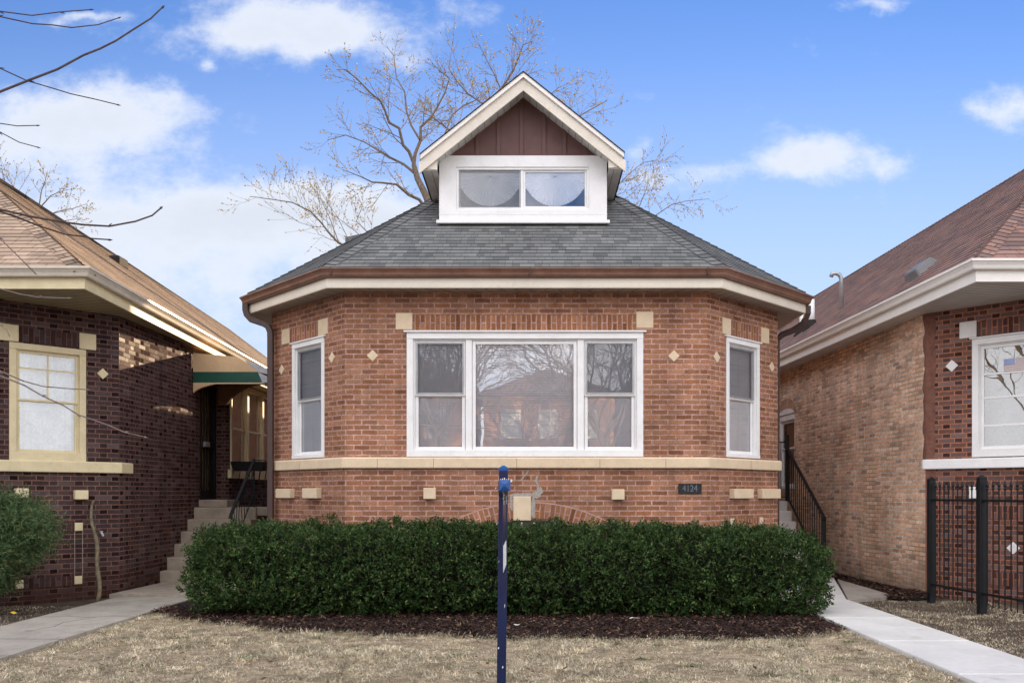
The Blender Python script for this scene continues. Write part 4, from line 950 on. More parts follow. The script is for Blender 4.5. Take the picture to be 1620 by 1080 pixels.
# dry lawn
def blades(n, fn, lmin, lmax, wd):
    P = np.array([fn() for _ in range(n)]); x, y, z, k = P.T
    az = np.array([mnoise.noise(Vector((a*2.3, b*2.3, 5.)))*9.+mnoise.noise(Vector((a*7, b*7, 8.)))*4 for a, b in zip(x, y)])+rng.normal(0, 1.15, n); tilt = rng.beta(2.6, 1.4, n)*1.2+.32; L = rng.uniform(lmin, lmax, n)*k; W = rng.uniform(.5, 1.2, n)*wd
    d = np.stack([np.cos(az)*np.sin(tilt), np.sin(az)*np.sin(tilt), np.cos(tilt)], 1); s = np.stack([-np.sin(az), np.cos(az), np.zeros(n)], 1)*W[:, None]
    b = np.stack([x, y, z], 1); mid = b+d*L[:, None]*.55; tip = b+d*L[:, None]; tip[:, 2] -= L*.25; tip[:, 2] = np.maximum(tip[:, 2], GZ+.004)
    V = np.stack([b-s, b+s, mid+s*.8, mid-s*.8, tip], 1).reshape(-1, 3); i = np.arange(n)*5
    T = np.concatenate([np.stack([i, i+1, i+2], 1), np.stack([i, i+2, i+3], 1), np.stack([i+3, i+2, i+4], 1)])
    return V, T
def lawn_pt():
    while True:
        y = 2.3+random.random()**.8*8.3; x = random.uniform(-4.75, 3.47)
        if abs(x) > y*.72+1.0: continue
        if y > mulch_front(x)+random.uniform(-.03, .09): continue
        nz = mnoise.noise(Vector((x*1.6, y*1.6, 0)))+.5*mnoise.noise(Vector((x*5, y*5, 3)))
        if nz < -.05 and random.random() < .55: continue
        if x > 3.36 and random.random() < .5: continue
        return x, y, GZ, .7+.9*max(-.3, nz)
def side_pt():
    while True:
        r_ = random.random()
        if r_ < .55:
            x = random.uniform(4.33, 6.3); y = random.uniform(6, 11.9)
            if x > 5.75+.1*(11-y)*0: pass
        elif r_ < .8:
            x = random.uniform(-8.5, -5.8); y = random.uniform(8.5, 11.3)
            if x+y > 5.6: continue
        else: x = random.uniform(6.3, 9); y = random.uniform(8, 10.8)
        if mnoise.noise(Vector((x*1.2, y*1.2, 7))) < .02 and random.random() < .75: continue
        return x, y, GZ-.015, .6
V1, T1 = blades(170000, lawn_pt, .03, .085, .0028); V2, T2 = blades(26000, side_pt, .02, .07, .0026)
def rim_pt():
    x = random.uniform(-4.7, 3.42); return x, mulch_front(x)+random.gauss(0, .03), GZ, 1.15
V3, T3 = blades(6000, rim_pt, .04, .1, .0028)
o = fastmesh('grass', np.vstack([V1, V2, V3]), np.vstack([T1, T2+len(V1), T3+len(V1)+len(V2)]), M['straw'], nper=3)
tag(o, 'dry straw coloured winter grass of the front lawn and side strips', 'grass', kind='stuff')

# fallen leaves
LV = []; LF = []
for i in range(420):
    if i < 250: x = random.uniform(-4.6, 3.4); y = random.uniform(6., 10.2); z = GZ+.035
    elif i < 340: x = random.uniform(4.5, 5.7); y = random.uniform(8, 12); z = GZ+.01
    else: x = random.uniform(-7.5, -5.85); y = random.uniform(9, 11); z = GZ+.01
    if i >= 340 and x+y > 5.2: continue
    if i >= 250 and i < 340 and x > 5.4: continue
    a = random.uniform(0, 6.28); L = random.uniform(.012, .032); c = Vector((x, y, z+random.uniform(0, .015))); u = Vector((math.cos(a), math.sin(a), random.uniform(-.3, .5)))*L; v = Vector((-math.sin(a), math.cos(a), random.uniform(-.4, .4)))*L*.6; k = len(LV)
    LV += [tuple(c-u), tuple(c+v), tuple(c+u), tuple(c-v)]; LF.append((k, k+1, k+2, k+3))
tag(fastmesh('dead_leaves', np.array(LV), np.array(LF), leafmat('brown_leaf_litter', [(.10,.05,.025),(.2,.11,.05),(.07,.04,.03),(.28,.18,.09)], .8, .1)), 'scattered small brown dead leaves on the lawn and side strips', 'leaves', kind='stuff')
# a few green tufts coming through the straw
def green_pt():
    x0, y0 = random.choice(TUFT); return x0+random.gauss(0, .05), y0+random.gauss(0, .03), GZ, .8
TUFT = [(random.uniform(-4.2, 3.2), random.uniform(6.3, 9.)) for _ in range(34)]+[(-3.0, 9.45), (-1.8, 8.9)]
V4, T4 = blades(2600, green_pt, .03, .07, .003)
tag(fastmesh('green_tufts', V4, T4, leafmat('green_grass_tufts', [(.05,.10,.02),(.10,.16,.04),(.16,.2,.07)], .7, .2), nper=3), 'sparse green grass tufts growing through the straw lawn', 'grass', kind='stuff')
# cracks in the left walk
for pts_ in ([(-5.8, 10.02), (-5.5, 10.08), (-5.2, 10.0), (-4.95, 10.1), (-4.68, 10.05)], [(-5.8, 8.52), (-4.68, 8.5)], [(-5.3, 9.0), (-5.2, 9.3), (-5.26, 9.6), (-5.1, 10.0)]):
    m = MB()
    for a_, b_ in zip(pts_, pts_[1:]):
        a_, b_ = Vector((*a_, .0015)), Vector((*b_, .0015)); n_ = Vector((-(b_-a_).y, (b_-a_).x, 0)).normalized()*.006; m.face([a_-n_, b_-n_, b_+n_, a_+n_])
    struct(m, 'pavement_crack', 'soil')

# litter
def scrap(px, py, lab, r=.05, mat='paper'):
    d = F*(EYE-.0)/(py-CY); x = (px-CX)/F*d; m = MB(); k = 7
    pts = [(x+r*1.5*math.cos(6.283*i/k)*random.uniform(.5, 1), d+r*math.sin(6.283*i/k)*random.uniform(.6, 1.1), GZ+.05+random.uniform(0, .02)) for i in range(k)]
    m.prism(pts, (0, 0, .004)); o = m.build('paper_scrap', M[mat]); tag(o, lab, 'litter', 'litter scraps on the ground')
scrap(1003, 980, 'white paper scrap on the mulch close against the hedge', .045); scrap(817, 991, 'thin white paper scrap on the mulch beside the blue post', .03); 
scrap(20, 972, 'small yellow wrapper on bare soil before the dark brick wall', .035, 'yellow')

# ================================================================== STEPS AND RAILINGS
S = MB(); lx0, lx1 = -5.965, -4.86
ys = [13.7, 13.97, 14.25, 14.52, 14.80, 15.08]
for i, y in enumerate(ys):
    y1 = ys[i+1] if i < 5 else 16.2; S.box(lx0, lx1, y, y1, -.05 if i == 0 else .2*i-.1, .2*(i+1))
S.box(-4.86, -4.4, 15.12, 16.2, 1.05, 1.2); S.box(lx0, -5.45, 15.30, 15.95, 1.2, 1.335)
o = S.build('concrete_steps', M['step'], bevel=.012); tag(o, 'worn concrete steps rising along the dark brick wall to the side porch', 'steps', 'concrete steps between the houses')
S = MB(); ys = [14.72+.28*k for k in range(7)]; zt_ = [1.3/7*(k+1) for k in range(7)]
for i, y in enumerate(ys):
    y1 = ys[i+1] if i < 6 else 18.2; S.box(3.69, 4.93, y, y1, -.02 if i == 0 else zt_[i]-.3, zt_[i])
S.box(4.7, 4.925, 16.5, 18.2, 0, 1.0)
o = S.build('concrete_steps', M['concrete_new'], bevel=.012); tag(o, 'pale concrete steps beside the main house next to the tan brick wall', 'steps', 'concrete steps between the houses')
# left wrought iron railing
G = thing('iron_railing', (-4.9, 13.95, .4), 'black wrought iron railing with wavy balusters on the left porch steps', 'railing')
m = MB(); x = -4.90; a, b = Vector((x, 13.93, 1.10)), Vector((x, 15.1, 2.04))
m.tube([a-Vector((0, .03, .06)), a, b], .02, 4, flat=(.024, .012)); m.tube([(x, 15.1, 2.04), (-4.42, 15.1, 2.02), (-4.42, 16.2, 2.02)], .015, 4, flat=(.018, .008)); m.tube([(-5.78, 16.2, 2.05), (-4.42, 16.2, 2.03)], .015, 4, flat=(.014, .01))
m.build('handrail', M['black'], G)
for a_, b_ in (((x, 13.98, .5), (x, 15.08, 1.42)), ((x, 15.12, 1.36), (-4.42, 15.12, 1.34)), ((-5.78, 16.2, 1.36), (-4.42, 16.2, 1.34))): m = MB(); m.tube([a_, b_], .01, 4); m.build('bottom_rail', M['black'], G)
for p_, z0, z1 in (((x, 13.97), .25, 1.12), ((x, 15.1), 1.2, 2.06), ((-4.42, 15.12), 1.18, 2.04), ((-5.78, 16.2), 1.2, 2.1)):
    m = MB(); m.tube([(*p_, z0), (*p_, z1)], .017, 4); m.build('post', M['black'], G)
def wavy(p, z0, z1, amp=.014, ax_=0):
    pts = []; n = 12
    for i in range(n+1):
        z = z0+(z1-z0)*i/n; o_ = amp*math.sin(i/n*math.pi*3); pts.append((p[0]+(o_ if ax_ == 0 else 0), p[1]+(o_ if ax_ else 0), z))
    m = MB(); m.tube(pts, .0075, 4); return m.build('baluster', M['black'], G)
for k in range(1, 9): y = 13.95+k*.127; s = (y-13.98)/1.1; wavy((x, y), .5+.92*s, 1.08+.94*s, .016, 1)
for k in range(1, 5): wavy((x+k*.1, 15.12), 1.35, 2.02)
for k in range(1, 11): wavy((-5.78+k*.125, 16.2), 1.35, 2.04)
m = MB(); m.hexa([(-5.55, 15.9, 1.87), (-5.02, 15.9, 1.87), (-5.0, 16.14, 1.87), (-5.57, 16.14, 1.87), (-5.6, 15.88, 2.04), (-4.98, 15.88, 2.04), (-4.98, 16.16, 2.04), (-5.6, 16.16, 2.04)])
o = m.build('flower_box', M['black']); tag(o, 'long black empty flower box hanging on the left porch railing', 'planter')
# right railing
G = thing('iron_railing', (4.98, 14.45, 0), 'straight black metal railing climbing the pale steps by the tan wall', 'railing')
x = 4.96; m = MB(); m.tube([(x, 14.40, 1.0), (x, 14.46, 1.06), (x, 16.5, 2.30)], .02, 4, flat=(.024, .018)); m.tube([(3.72, 16.52, 2.42), (x, 16.52, 2.44)], .015, 4, flat=(.02, .012)); m.build('handrail', M['black'], G, bevel=.003)
m = MB(); m.tube([(x, 14.48, .16), (x, 16.48, 1.36)], .014, 4, flat=(.016, .012)); m.build('bottom_rail', M['black'], G); m = MB(); m.tube([(3.72, 16.52, 1.38), (x, 16.52, 1.38)], .012, 4); m.build('bottom_rail', M['black'], G)
m = MB(); m.tube([(x, 14.44, 0), (x, 14.44, 1.06)], .027, 4, flat=(.026, .026)); m.build('post', M['black'], G); m = MB(); m.tube([(x, 16.52, 1.3), (x, 16.52, 2.58)], .034, 4, flat=(.034, .034)); m.build('post', M['black'], G)
for k in range(1, 17): y = 14.44+k*.121; s = (y-14.46)/2.04; m = MB(); m.tube([(x, y, .17+1.2*s), (x, y, 1.06+1.24*s)], .009, 4); m.build('baluster', M['black'], G)
for k in range(1, 11): m = MB(); m.tube([(3.72+k*.112, 16.52, 1.38), (3.72+k*.112, 16.52, 2.42)], .009, 4); m.build('baluster', M['black'], G)

# ================================================================== FENCE
G = thing('iron_fence', (5.46, 11.65, 0), 'black iron picket fence with spear points in front of the red brick bungalow', 'fence')
A_ = Vector((5.47, 11.66, 0)); dF = (Vector((5.60, 10.6, 0))-A_).normalized(); 
posts = [0, 1.068, 3.0, 4.9]
def fp(s, z): p = A_+dF*s; return (p.x, p.y, z)
for i, s in enumerate(posts):
    c = A_+dF*s; hw = .042 if i != 1 else .045; m = MB(); m.box(c.x-hw, c.x+hw, c.y-hw, c.y+hw, -.1, 1.635)
    m.hexa([(c.x-hw-.006, c.y-hw-.006, 1.635), (c.x+hw+.006, c.y-hw-.006, 1.635), (c.x+hw+.006, c.y+hw+.006, 1.635), (c.x-hw-.006, c.y+hw+.006, 1.635), (c.x-.015, c.y-.015, 1.675), (c.x+.015, c.y-.015, 1.675), (c.x+.015, c.y+.015, 1.675), (c.x-.015, c.y+.015, 1.675)])
    m.build('post', M['black'], G, bevel=.004)
m = MB()
for (a, b) in zip(posts, posts[1:]):
    for z in (1.36, .21): m = MB(); m.tube([fp(a+.04, z), fp(b-.04, z)], .016, 4, flat=(.017, .014)); m.build('rail', M['black'], G)
for (a, b), n in zip(zip(posts, posts[1:]), (11, 18, 18)):
    for k in range(1, n):
        s = a+(b-a)*k/n; m = MB(); z = random.uniform(-.004, .004)
        m.tube([fp(s, .06+z), fp(s, 1.50)], .0085, 4); c = Vector(fp(s, 1.50))
        m.tube([c+Vector((0,0,-.01)), c+Vector((0,0,.005)), c+Vector((0,0,.02)), c+Vector((0,0,.045)), c+Vector((0,0,.115))], [.010, .019, .010, .020, .001], 6); m.build('picket', M['black'], G)

# ================================================================== SIGN POST
G = thing('sign_post', (-.21, 6.2, 0), 'navy blue yard sign post with an arm reaching towards the street', 'sign post')
hw = .033; cx_, cy_ = -.205, 6.23; top = 1.615
m = MB(); m.hexa([(cx_-hw-.012, cy_-hw, -.1), (cx_+hw-.012, cy_-hw, -.1), (cx_+hw-.012, cy_+hw, -.1), (cx_-hw-.012, cy_+hw, -.1), (cx_-hw+.005, cy_-hw, top), (cx_+hw+.005, cy_-hw, top), (cx_+hw+.005, cy_+hw, top), (cx_-hw+.005, cy_+hw, top)])
m.build('post', M['navy'], G, bevel=.003)
def cap(m, c, ax1, ax2, n, hw, h=.03):
    o = Vector(c); a, b, n = Vector(ax1), Vector(ax2), Vector(n)
    base = [o-a*hw-b*hw, o+a*hw-b*hw, o+a*hw+b*hw, o-a*hw+b*hw]; m.hexa([*base, *[p+n*.022 for p in base]])
    base2 = [p+n*.022 for p in base]; m.hexa([*base2, *[o+n*(.022+h)+(p-o-n*.022)*.25 for p in base2]])
m = MB(); cap(m, (cx_+.005, cy_, top-.004), (1,0,0), (0,1,0), (0,0,1), .036, .02); m.build('post_cap', M['blue_cap'], G, bevel=.002)
yb = 5.22; m = MB(); ac = cx_+.035
m.hexa([(ac-.03, yb, 1.465), (ac+.03, yb, 1.465), (cx_+.034, cy_-hw, 1.425), (cx_-.026, cy_-hw, 1.425), (ac-.03, yb, 1.527), (ac+.03, yb, 1.527), (cx_+.034, cy_-hw, 1.487), (cx_-.026, cy_-hw, 1.487)]); m.build('arm', M['navy'], G, bevel=.003)
m = MB(); cap(m, (ac+.01, yb, 1.499), (1,0,0), (0,0,1), (0,-1,0), .0345, .018); m.build('arm_cap', M['blue_cap'], G, bevel=.002)
m = MB()
for k in range(5): m.box(ac-.02+k*.012, ac-.014+k*.012, yb+.02+k*.01, yb+.03+k*.01, 1.526, 1.538+.004*(k % 3))
m.tube([(ac+.045, yb+.03, 1.52), (ac+.052, yb+.03, 1.535)], .007, 6); m.tube([(ac-.046, yb+.05, 1.48), (ac-.05, yb+.05, 1.484)], .005, 6); m.build('cable_tie', M['paper'], G)
for yy in (5.42, 5.98):
    m = MB()
    for k in range(4): m.tube([(ac-.01+.006*(k % 2), yy, 1.46-k*.02), (ac+.004-.006*(k % 2), yy, 1.435-k*.02)], .003, 5)
    m.build('hanging_chain', M['galv'], G)
m = MB(); m.box(ac-.010, ac-.006, 5.36, 6.05, .93, 1.40); sg = m.build('sign_panel', M['navy'], G)
m = MB(); m.box(ac-.0055, ac-.004, 5.38, 6.03, .95, 1.12); m.build('sign_face', M['paper'], sg)

for (x, z, a, b) in ((cx_-.036, .32, .010, .016), (cx_-.004, .18, .008, .02), (cx_+.012, .62, .005, .03), (cx_-.03, .95, .004, .012)):
    m = MB(); m.prism([(x, cy_-hw-.002, z), (x+a, cy_-hw-.002, z+b*.3), (x+a*.8, cy_-hw-.002, z+b), (x+a*.2, cy_-hw-.002, z+b*.8)], (0, .001, 0)); m.build('paint_scuff', M['paper'], G)
# leaning stick by the left wall
m = MB(); a = Vector((-5.90, 11.62, -.03)); b = Vector((-6.19, 12.08, 1.30)); pts = []; rad = []
for i in range(15):
    s = i/14; p = a.lerp(b, s)+Vector((.03*math.sin(s*5)+.018*math.sin(s*13), .0, 0)); pts.append(p); rad.append(.03*(1-.35*s)*random.uniform(.85, 1.15))
pts.append(pts[-1]+Vector((.03, 0, .05))); rad.append(.016)
m.tube(pts, rad, 8); o = m.build('wooden_stick', M['stick'], smooth=True); tag(o, 'long weathered tree branch leaning upright against the dark brick wall', 'branch')

# ================================================================== HEDGE
def sprigs(n, fn, leaf_l, leaf_w, per, spread=.03, updir=.35):
    """fn(n)-> points (n,3), normals (n,3). each sprig: a few pointed leaves fanning out"""
    P, Nn = fn(n); d0 = Nn+rng.normal(0, .55, (n, 3)); d0[:, 2] += updir; d0 /= np.linalg.norm(d0, axis=1)[:, None]
    Vs = []; k = 0
    for j in range(per):
        base = P+d0*(j/per)*spread; sd_ = rng.normal(0, 1, (n, 3)); sd_ -= d0*(sd_*d0).sum(1)[:, None]; sd_ /= np.linalg.norm(sd_, axis=1)[:, None]
        d = d0*.62+sd_*.8; d /= np.linalg.norm(d, axis=1)[:, None]; L = leaf_l*rng.uniform(.6, 1.2, n)[:, None]
        u = rng.normal(0, 1, (n, 3)); s = np.cross(d, u); s /= np.linalg.norm(s, axis=1)[:, None]; W = leaf_w*rng.uniform(.7, 1.2, n)[:, None]
        Vs.append(np.stack([base, base+d*L*.45+s*W, base+d*L, base+d*L*.45-s*W], 1))
    V = np.stack(Vs, 1).reshape(-1, 3); Fc = np.arange(len(V)).reshape(-1, 4); return V, Fc
HC = np.array([-.27, 10.63, .505]); HH = np.array([3.93, .62, .52])
def hedge_surface(n, depth=.1):
    """points in a shell under a rounded, uneven box"""
    X = []; NN = []; tot_ = 0; r = .36
    while tot_ < n:
        k = n*3
        q_ = rng.uniform(-1, 1, (k, 3))*(HH+.02); tz = 1-.16*np.clip((np.abs(q_[:, 0])-3.1)/.9, 0, 1)**2; h = np.stack([np.full(k, HH[0]), HH[1]*tz, HH[2]*tz], 1)
        core = np.clip(q_, -(h-r), h-r); off = q_-core; ln = np.maximum(np.linalg.norm(off, axis=1), 1e-6); sdf = ln-r
        ok = (sdf > -depth-.015) & (sdf < .0) & (rng.random(k) < np.exp(sdf/max(depth, .01)*1.1))
        ok &= ~((q_[:, 1] > .35) & (rng.random(k) < .6)) & ~((q_[:, 2] < -.48) & (rng.random(k) < .5))
        X.append(q_[ok]); NN.append((off/ln[:, None])[ok]); tot_ += ok.sum()
    q_ = np.vstack(X)[:n]; nn = np.vstack(NN)[:n]
    w_ = np.array([mnoise.noise(Vector((a*1.1, b*2, c*1.8)))*.07+mnoise.noise(Vector((a*4.2, b*4.2, c*4.2+9)))*.10+mnoise.noise(Vector((a*9, b*9, c*9)))*.10 for a, b, c in q_])
    q_ = q_+nn*(w_-.03)[:, None]
    q_[:, 2] += .02*np.sin(q_[:, 0]*.8+1.2)-.014*q_[:, 0]*.5
    return q_+HC, nn
HG = thing('hedge', (-.27, 10.63, 0), 'long clipped dark green yew hedge in front of the main brick bungalow', 'hedge')
V, Fc = sprigs(27000, lambda n: hedge_surface(n, .19), .046, .0095, 6, .08, .5); V[:, 2] = np.maximum(V[:, 2], -.01)
fastmesh('foliage', V, Fc, M['yew'], HG)
def tips(n):
    P, Nn = hedge_surface(n*5, .02); k = Nn[:, 2] > .25; P, Nn = P[k][:n], Nn[k][:n]; P = P+np.array([0, 0, .0]); return P, np.tile([0., 0., 1.], (len(P), 1))
P, Nn = tips(2600)
V, Fc = sprigs(len(P), lambda n: (P, Nn), .034, .0055, 6, .07, 1.6); fastmesh('shoot_tips', V, Fc, M['yew'], HG)
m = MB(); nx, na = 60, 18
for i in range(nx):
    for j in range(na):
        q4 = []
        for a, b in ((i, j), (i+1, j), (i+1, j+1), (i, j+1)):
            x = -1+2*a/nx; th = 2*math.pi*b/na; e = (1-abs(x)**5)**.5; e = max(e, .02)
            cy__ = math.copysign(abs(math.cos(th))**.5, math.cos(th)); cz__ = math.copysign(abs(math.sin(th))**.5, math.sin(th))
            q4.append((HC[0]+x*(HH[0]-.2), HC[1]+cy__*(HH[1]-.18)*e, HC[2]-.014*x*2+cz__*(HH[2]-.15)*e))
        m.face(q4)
m.build('shaded_core', M['hedge_core'], HG)  # closed dark shell whose colour stands for the shade between the leaves
m = MB()
for k in range(11):
    m = MB(); x = -3.7+k*.7+random.uniform(-.15, .15); y = 10.7+random.uniform(-.15, .15); m.tube([(x, y, -.05), (x+random.uniform(-.1, .1), y+random.uniform(-.15, .05), .3), (x+random.uniform(-.3, .3), y+random.uniform(-.3, .1), .55)], [.018, .013, .007], 5); m.build('stem', M['bark'], HG)
m = MB()
for k in range(120):
    P_, N_ = hedge_surface(1, .02); p = Vector(P_[0]); nv = Vector(N_[0]); m.tube([p-nv*.14+Vector((random.uniform(-.08, .08), 0, -.06)), p-nv*.02, p+nv*.02+Vector((0, 0, .02))], [.005, .0035, .002], 4)
tag(m.build('twigs', M['bark'], HG), kind='stuff')

# juniper on the far left
J = thing('juniper_shrub', (-6.95, 10.75, 0), 'loose grey green juniper bush at the left edge before the dark brick wall', 'shrub')
JL = [(-6.8, 10.55, .92, .55, .36), (-6.42, 10.75, .9, .36, .27), (-7.3, 10.4, .88, .6, .46), (-6.75, 10.5, .66, .50, .4), (-7.2, 10.3, .6, .6, .5), (-6.98, 10.45, .42, .42, .3), (-6.6, 10.6, 1.12, .45, .24)]
def jun(n):
    P = []; N_ = []
    for _ in range(n):
        x, y, z, r, rz = random.choice(JL); d = Vector((random.gauss(0, 1), random.gauss(0, 1)-.4, random.gauss(0, 1))).normalized(); rr_ = random.uniform(.7, 1.02)+.75*mnoise.noise(Vector((x+d.x*3.6, y+d.y*3.6, z+d.z*3.6)))-.06
        P.append((x+d.x*r*rr_, y+d.y*r*.85*rr_, z+d.z*rz*rr_)); N_.append(tuple(d))
    return np.array(P), np.array(N_)
V, Fc = sprigs(11000, jun, .065, .0055, 9, .22, .5); fastmesh('foliage', V, Fc, M['juniper'], J)
m = MB()
for k in range(8):
    m = MB(); a = random.uniform(0, 6.28); m.tube([(-6.95, 10.6, -.05), (-6.95+.15*math.cos(a), 10.6+.15*math.sin(a), .35), (-6.95+.5*math.cos(a), 10.5+.35*math.sin(a), .85)], [.03, .02, .008], 6); m.build('stem', M['bark'], J)

# ================================================================== BARE TREES
class Tree:
    def __init__(s, seed): s.r = random.Random(seed); s.big = MB(); s.tw = MB(); s.buds = []
    def limb(s, path, r0, r1, depth, mb=None, n=6):
        r0 *= s.thin; r1 *= s.thin
        path = [Vector(p) for p in path]; k = len(path); rad = [r0+(r1-r0)*i/(k-1) for i in range(k)]
        (s.big if r0 > .03 else s.tw).tube(path, rad, n if r0 > .05 else 3 if r0 < .02 else 4, cap=False)
        return path, rad
    def grow(s, p, d, L, r, depth, upd=.08, curve=.12, minr=.007):
        d = d.normalized(); nseg = max(3, int(L/.45)); path = [p.copy()]; q_ = p.copy()
        for i in range(nseg):
            d = (d+Vector((s.r.gauss(0, curve), s.r.gauss(0, curve), s.r.gauss(0, curve)+upd))).normalized(); q_ = q_+d*(L/nseg); path.append(q_.copy())
        path, rad = s.limb(path, r, max(minr, r*.4), depth); s.spawn(path, rad, L, depth, upd)
    def spawn(s, path, rad, L, depth, upd=.08, dens=1.0, start=.15):
        if depth <= 0:
            for i in range(1, len(path)):
                for _ in range(s.r.choice((1, 2, 2))):
                    if s.r.random() < s.budp: s.buds.append((path[i-1].lerp(path[i], s.r.random()), (path[i]-path[i-1]).normalized()))
            if s.r.random() < s.budp: s.buds.append((path[-1], (path[-1]-path[-2]).normalized()))
            return
        nb = max(2, int(s.nb*dens*(L**.55)))
        for j in range(nb):
            f = start+(1-start)*(j+s.r.random())/nb; i = min(len(path)-2, int(f*(len(path)-1))); t = f*(len(path)-1)-i
            p = path[i].lerp(path[i+1], t); d0 = (path[i+1]-path[i]).normalized(); side = Vector((s.r.gauss(0, 1), s.r.gauss(0, .8), s.r.gauss(0, 1))); side = (side-d0*side.dot(d0)).normalized()
            ang = s.r.uniform(.45, 1.0); d = d0*math.cos(ang)+side*math.sin(ang); Lc = L*s.r.uniform(.34, .58)*(1.15-.5*f); Lc = max(Lc, .35)
            s.grow(p, d, Lc, min(rad[i]*.62, .02+.02*Lc), depth-1, upd)
    def finish(s, name, loc, label, group=None, budsize=.05, mat='bark', budmat='bud'):
        T_ = thing(name, loc, label, 'tree', group); s.big.build('trunk', M[mat], T_, smooth=True)
        if s.tw.f: tag(s.tw.build('twigs', M[mat], T_), kind='stuff')
        if s.buds:
            P = np.array([tuple(b[0]) for b in s.buds]); Dd = np.array([tuple(b[1]) for b in s.buds]); n = len(P)
            Vs = []
            for j in range(2):
                o = rng.normal(0, .6, (n, 3)); d = Dd+o; d /= np.linalg.norm(d, axis=1)[:, None]; sd_ = np.cross(d, rng.normal(0, 1, (n, 3))); sd_ /= np.linalg.norm(sd_, axis=1)[:, None]; L = budsize*rng.uniform(.6, 1.5, n)[:, None]; W = L*.28
                Vs.append(np.stack([P, P+d*L*.5+sd_*W, P+d*L, P+d*L*.5-sd_*W], 1))
            V = np.concatenate(Vs).reshape(-1, 3); tag(fastmesh('buds', V, np.arange(len(V)).reshape(-1, 4), M[budmat], T_), kind='stuff')
        return T_
    budp = .85; nb = 6.4; thin = 1.0
def crop2(x, y): return 380+x/2.104, 40+y/2.104
T = Tree(11); DT = 33.0; T.thin = .52
def tp(x, y, dd=0): px, py = crop2(x, y); return at(px, py, DT+dd)
trunk = [(-3.2, 33, -.2), (-3.3, 33, 5), (-3.5, 33, 9.5), tp(640, 620), tp(615, 560), tp(590, 510), tp(578, 465)]
T.limb(trunk, .42, .19, 3, n=10)
def L_(pts, r0, r1, dds=0., depth=3, dens=1.2):
    n = len(pts); P = [Vector(tp(x, y, dds*(i/(n-1))**1.2)) for i, (x, y) in enumerate(pts)]
    P = [p+(Vector((T.r.gauss(0, .05), 0, T.r.gauss(0, .05))) if 0 < i else Vector((0,0,0))) for i, p in enumerate(P)]
    path, rad = T.limb(P, r0, r1, depth, n=8); L = sum((b-a).length for a, b in zip(P, P[1:])); T.spawn(path, rad, L*.62, depth-1, .06, dens)
L_([(578,465),(588,430),(597,380),(606,340),(630,315),(660,270),(680,225),(690,180),(660,150)], .15, .03, 1.)
L_([(585,478),(560,430),(540,390),(525,345),(500,325),(488,280),(462,250),(430,225),(395,185),(350,150),(315,148)], .14, .025, -1.2)
L_([(578,490),(545,462),(500,440),(450,405),(405,385),(350,372),(290,382)], .11, .02, 2.)
L_([(640,640),(600,590),(560,560),(520,535),(480,530),(440,528),(400,500),(340,486)], .13, .02, -2., dens=1.)
L_([(597,380),(570,330),(555,280),(545,220),(520,170),(510,110),(480,70)], .09, .02, 2.)
L_([(660,800),(560,770),(470,760),(400,760),(330,728),(300,690),(270,655),(235,618),(180,598),(110,582),(40,570)], .12, .02, -1., dens=1.1)
L_([(330,728),(300,640),(270,580),(262,530)], .05, .015, 1.); L_([(470,760),(430,690),(390,650),(400,600),(385,560)], .06, .015, 0.)
L_([(700,640),(740,500),(790,380),(820,270),(760,230),(720,180),(690,140)], .12, .02, 1.)
L_([(800,420),(850,330),(880,210),(905,150),(930,105),(950,70),(975,50)], .12, .02, 0., dens=1.5)
L_([(850,330),(900,300),(1000,260),(1060,210),(1100,190)], .08, .015, 1.5)
L_([(870,220),(840,160),(820,110),(800,60)], .06, .015, 0.); L_([(720,500),(700,350),(680,330),(640,300),(600,285)], .09, .02, 2.)
L_([(660,420),(700,300),(740,270),(790,250),(830,190)], .08, .02, 2.)
L_([(900,560),(1000,430),(1080,340),(1140,300),(1190,270),(1225,250)], .1, .02, 3., dens=.8)
L_([(1080,800),(1150,700),(1230,590),(1260,530),(1290,490),(1340,460),(1390,450)], .09, .015, 2., dens=1.)
L_([(1230,760),(1300,700),(1370,650),(1430,600),(1480,590),(1560,585)], .08, .015, 2., dens=1.); L_([(1290,690),(1330,600),(1350,540),(1360,500)], .05, .012, 1.)
T.finish('bare_tree', (-3.2, 33, 0), 'large early spring tree with yellow buds rising behind the dormer of the middle house', 'bare trees on the block', .058)
# small tree beyond the left roof
T = Tree(5); DT2 = 40.; T.thin = .6; T.budp = .45
def t2(px, py, dd=0): return Vector(at(px, py, DT2+dd))
P = [Vector((-23.5, 40, -.2)), Vector((-23.3, 40, 8)), t2(55, 360), t2(62, 325)]; T.limb(P, .3, .1, 3, n=8)
for pts in ([(62,325),(66,300),(72,285),(75,270)], [(62,330),(80,310),(95,303),(108,300)], [(65,345),(90,335),(115,330),(138,322)], [(60,340),(85,352),(110,348),(130,345)], [(50,340),(25,300),(10,280),(-10,262)], [(40,350),(10,300),(-10,290)]):
    P = [t2(*p) for p in pts]; path, rad = T.limb(P, .05, .012, 2, n=4); L = sum((b-a).length for a, b in zip(P, P[1:])); T.spawn(path, rad, L, 2, .06, .75)
T.finish('bare_tree', (-23.5, 40, 0), 'thin bare tree showing its twigs over the tan roof on the left', 'bare trees on the block', .07)

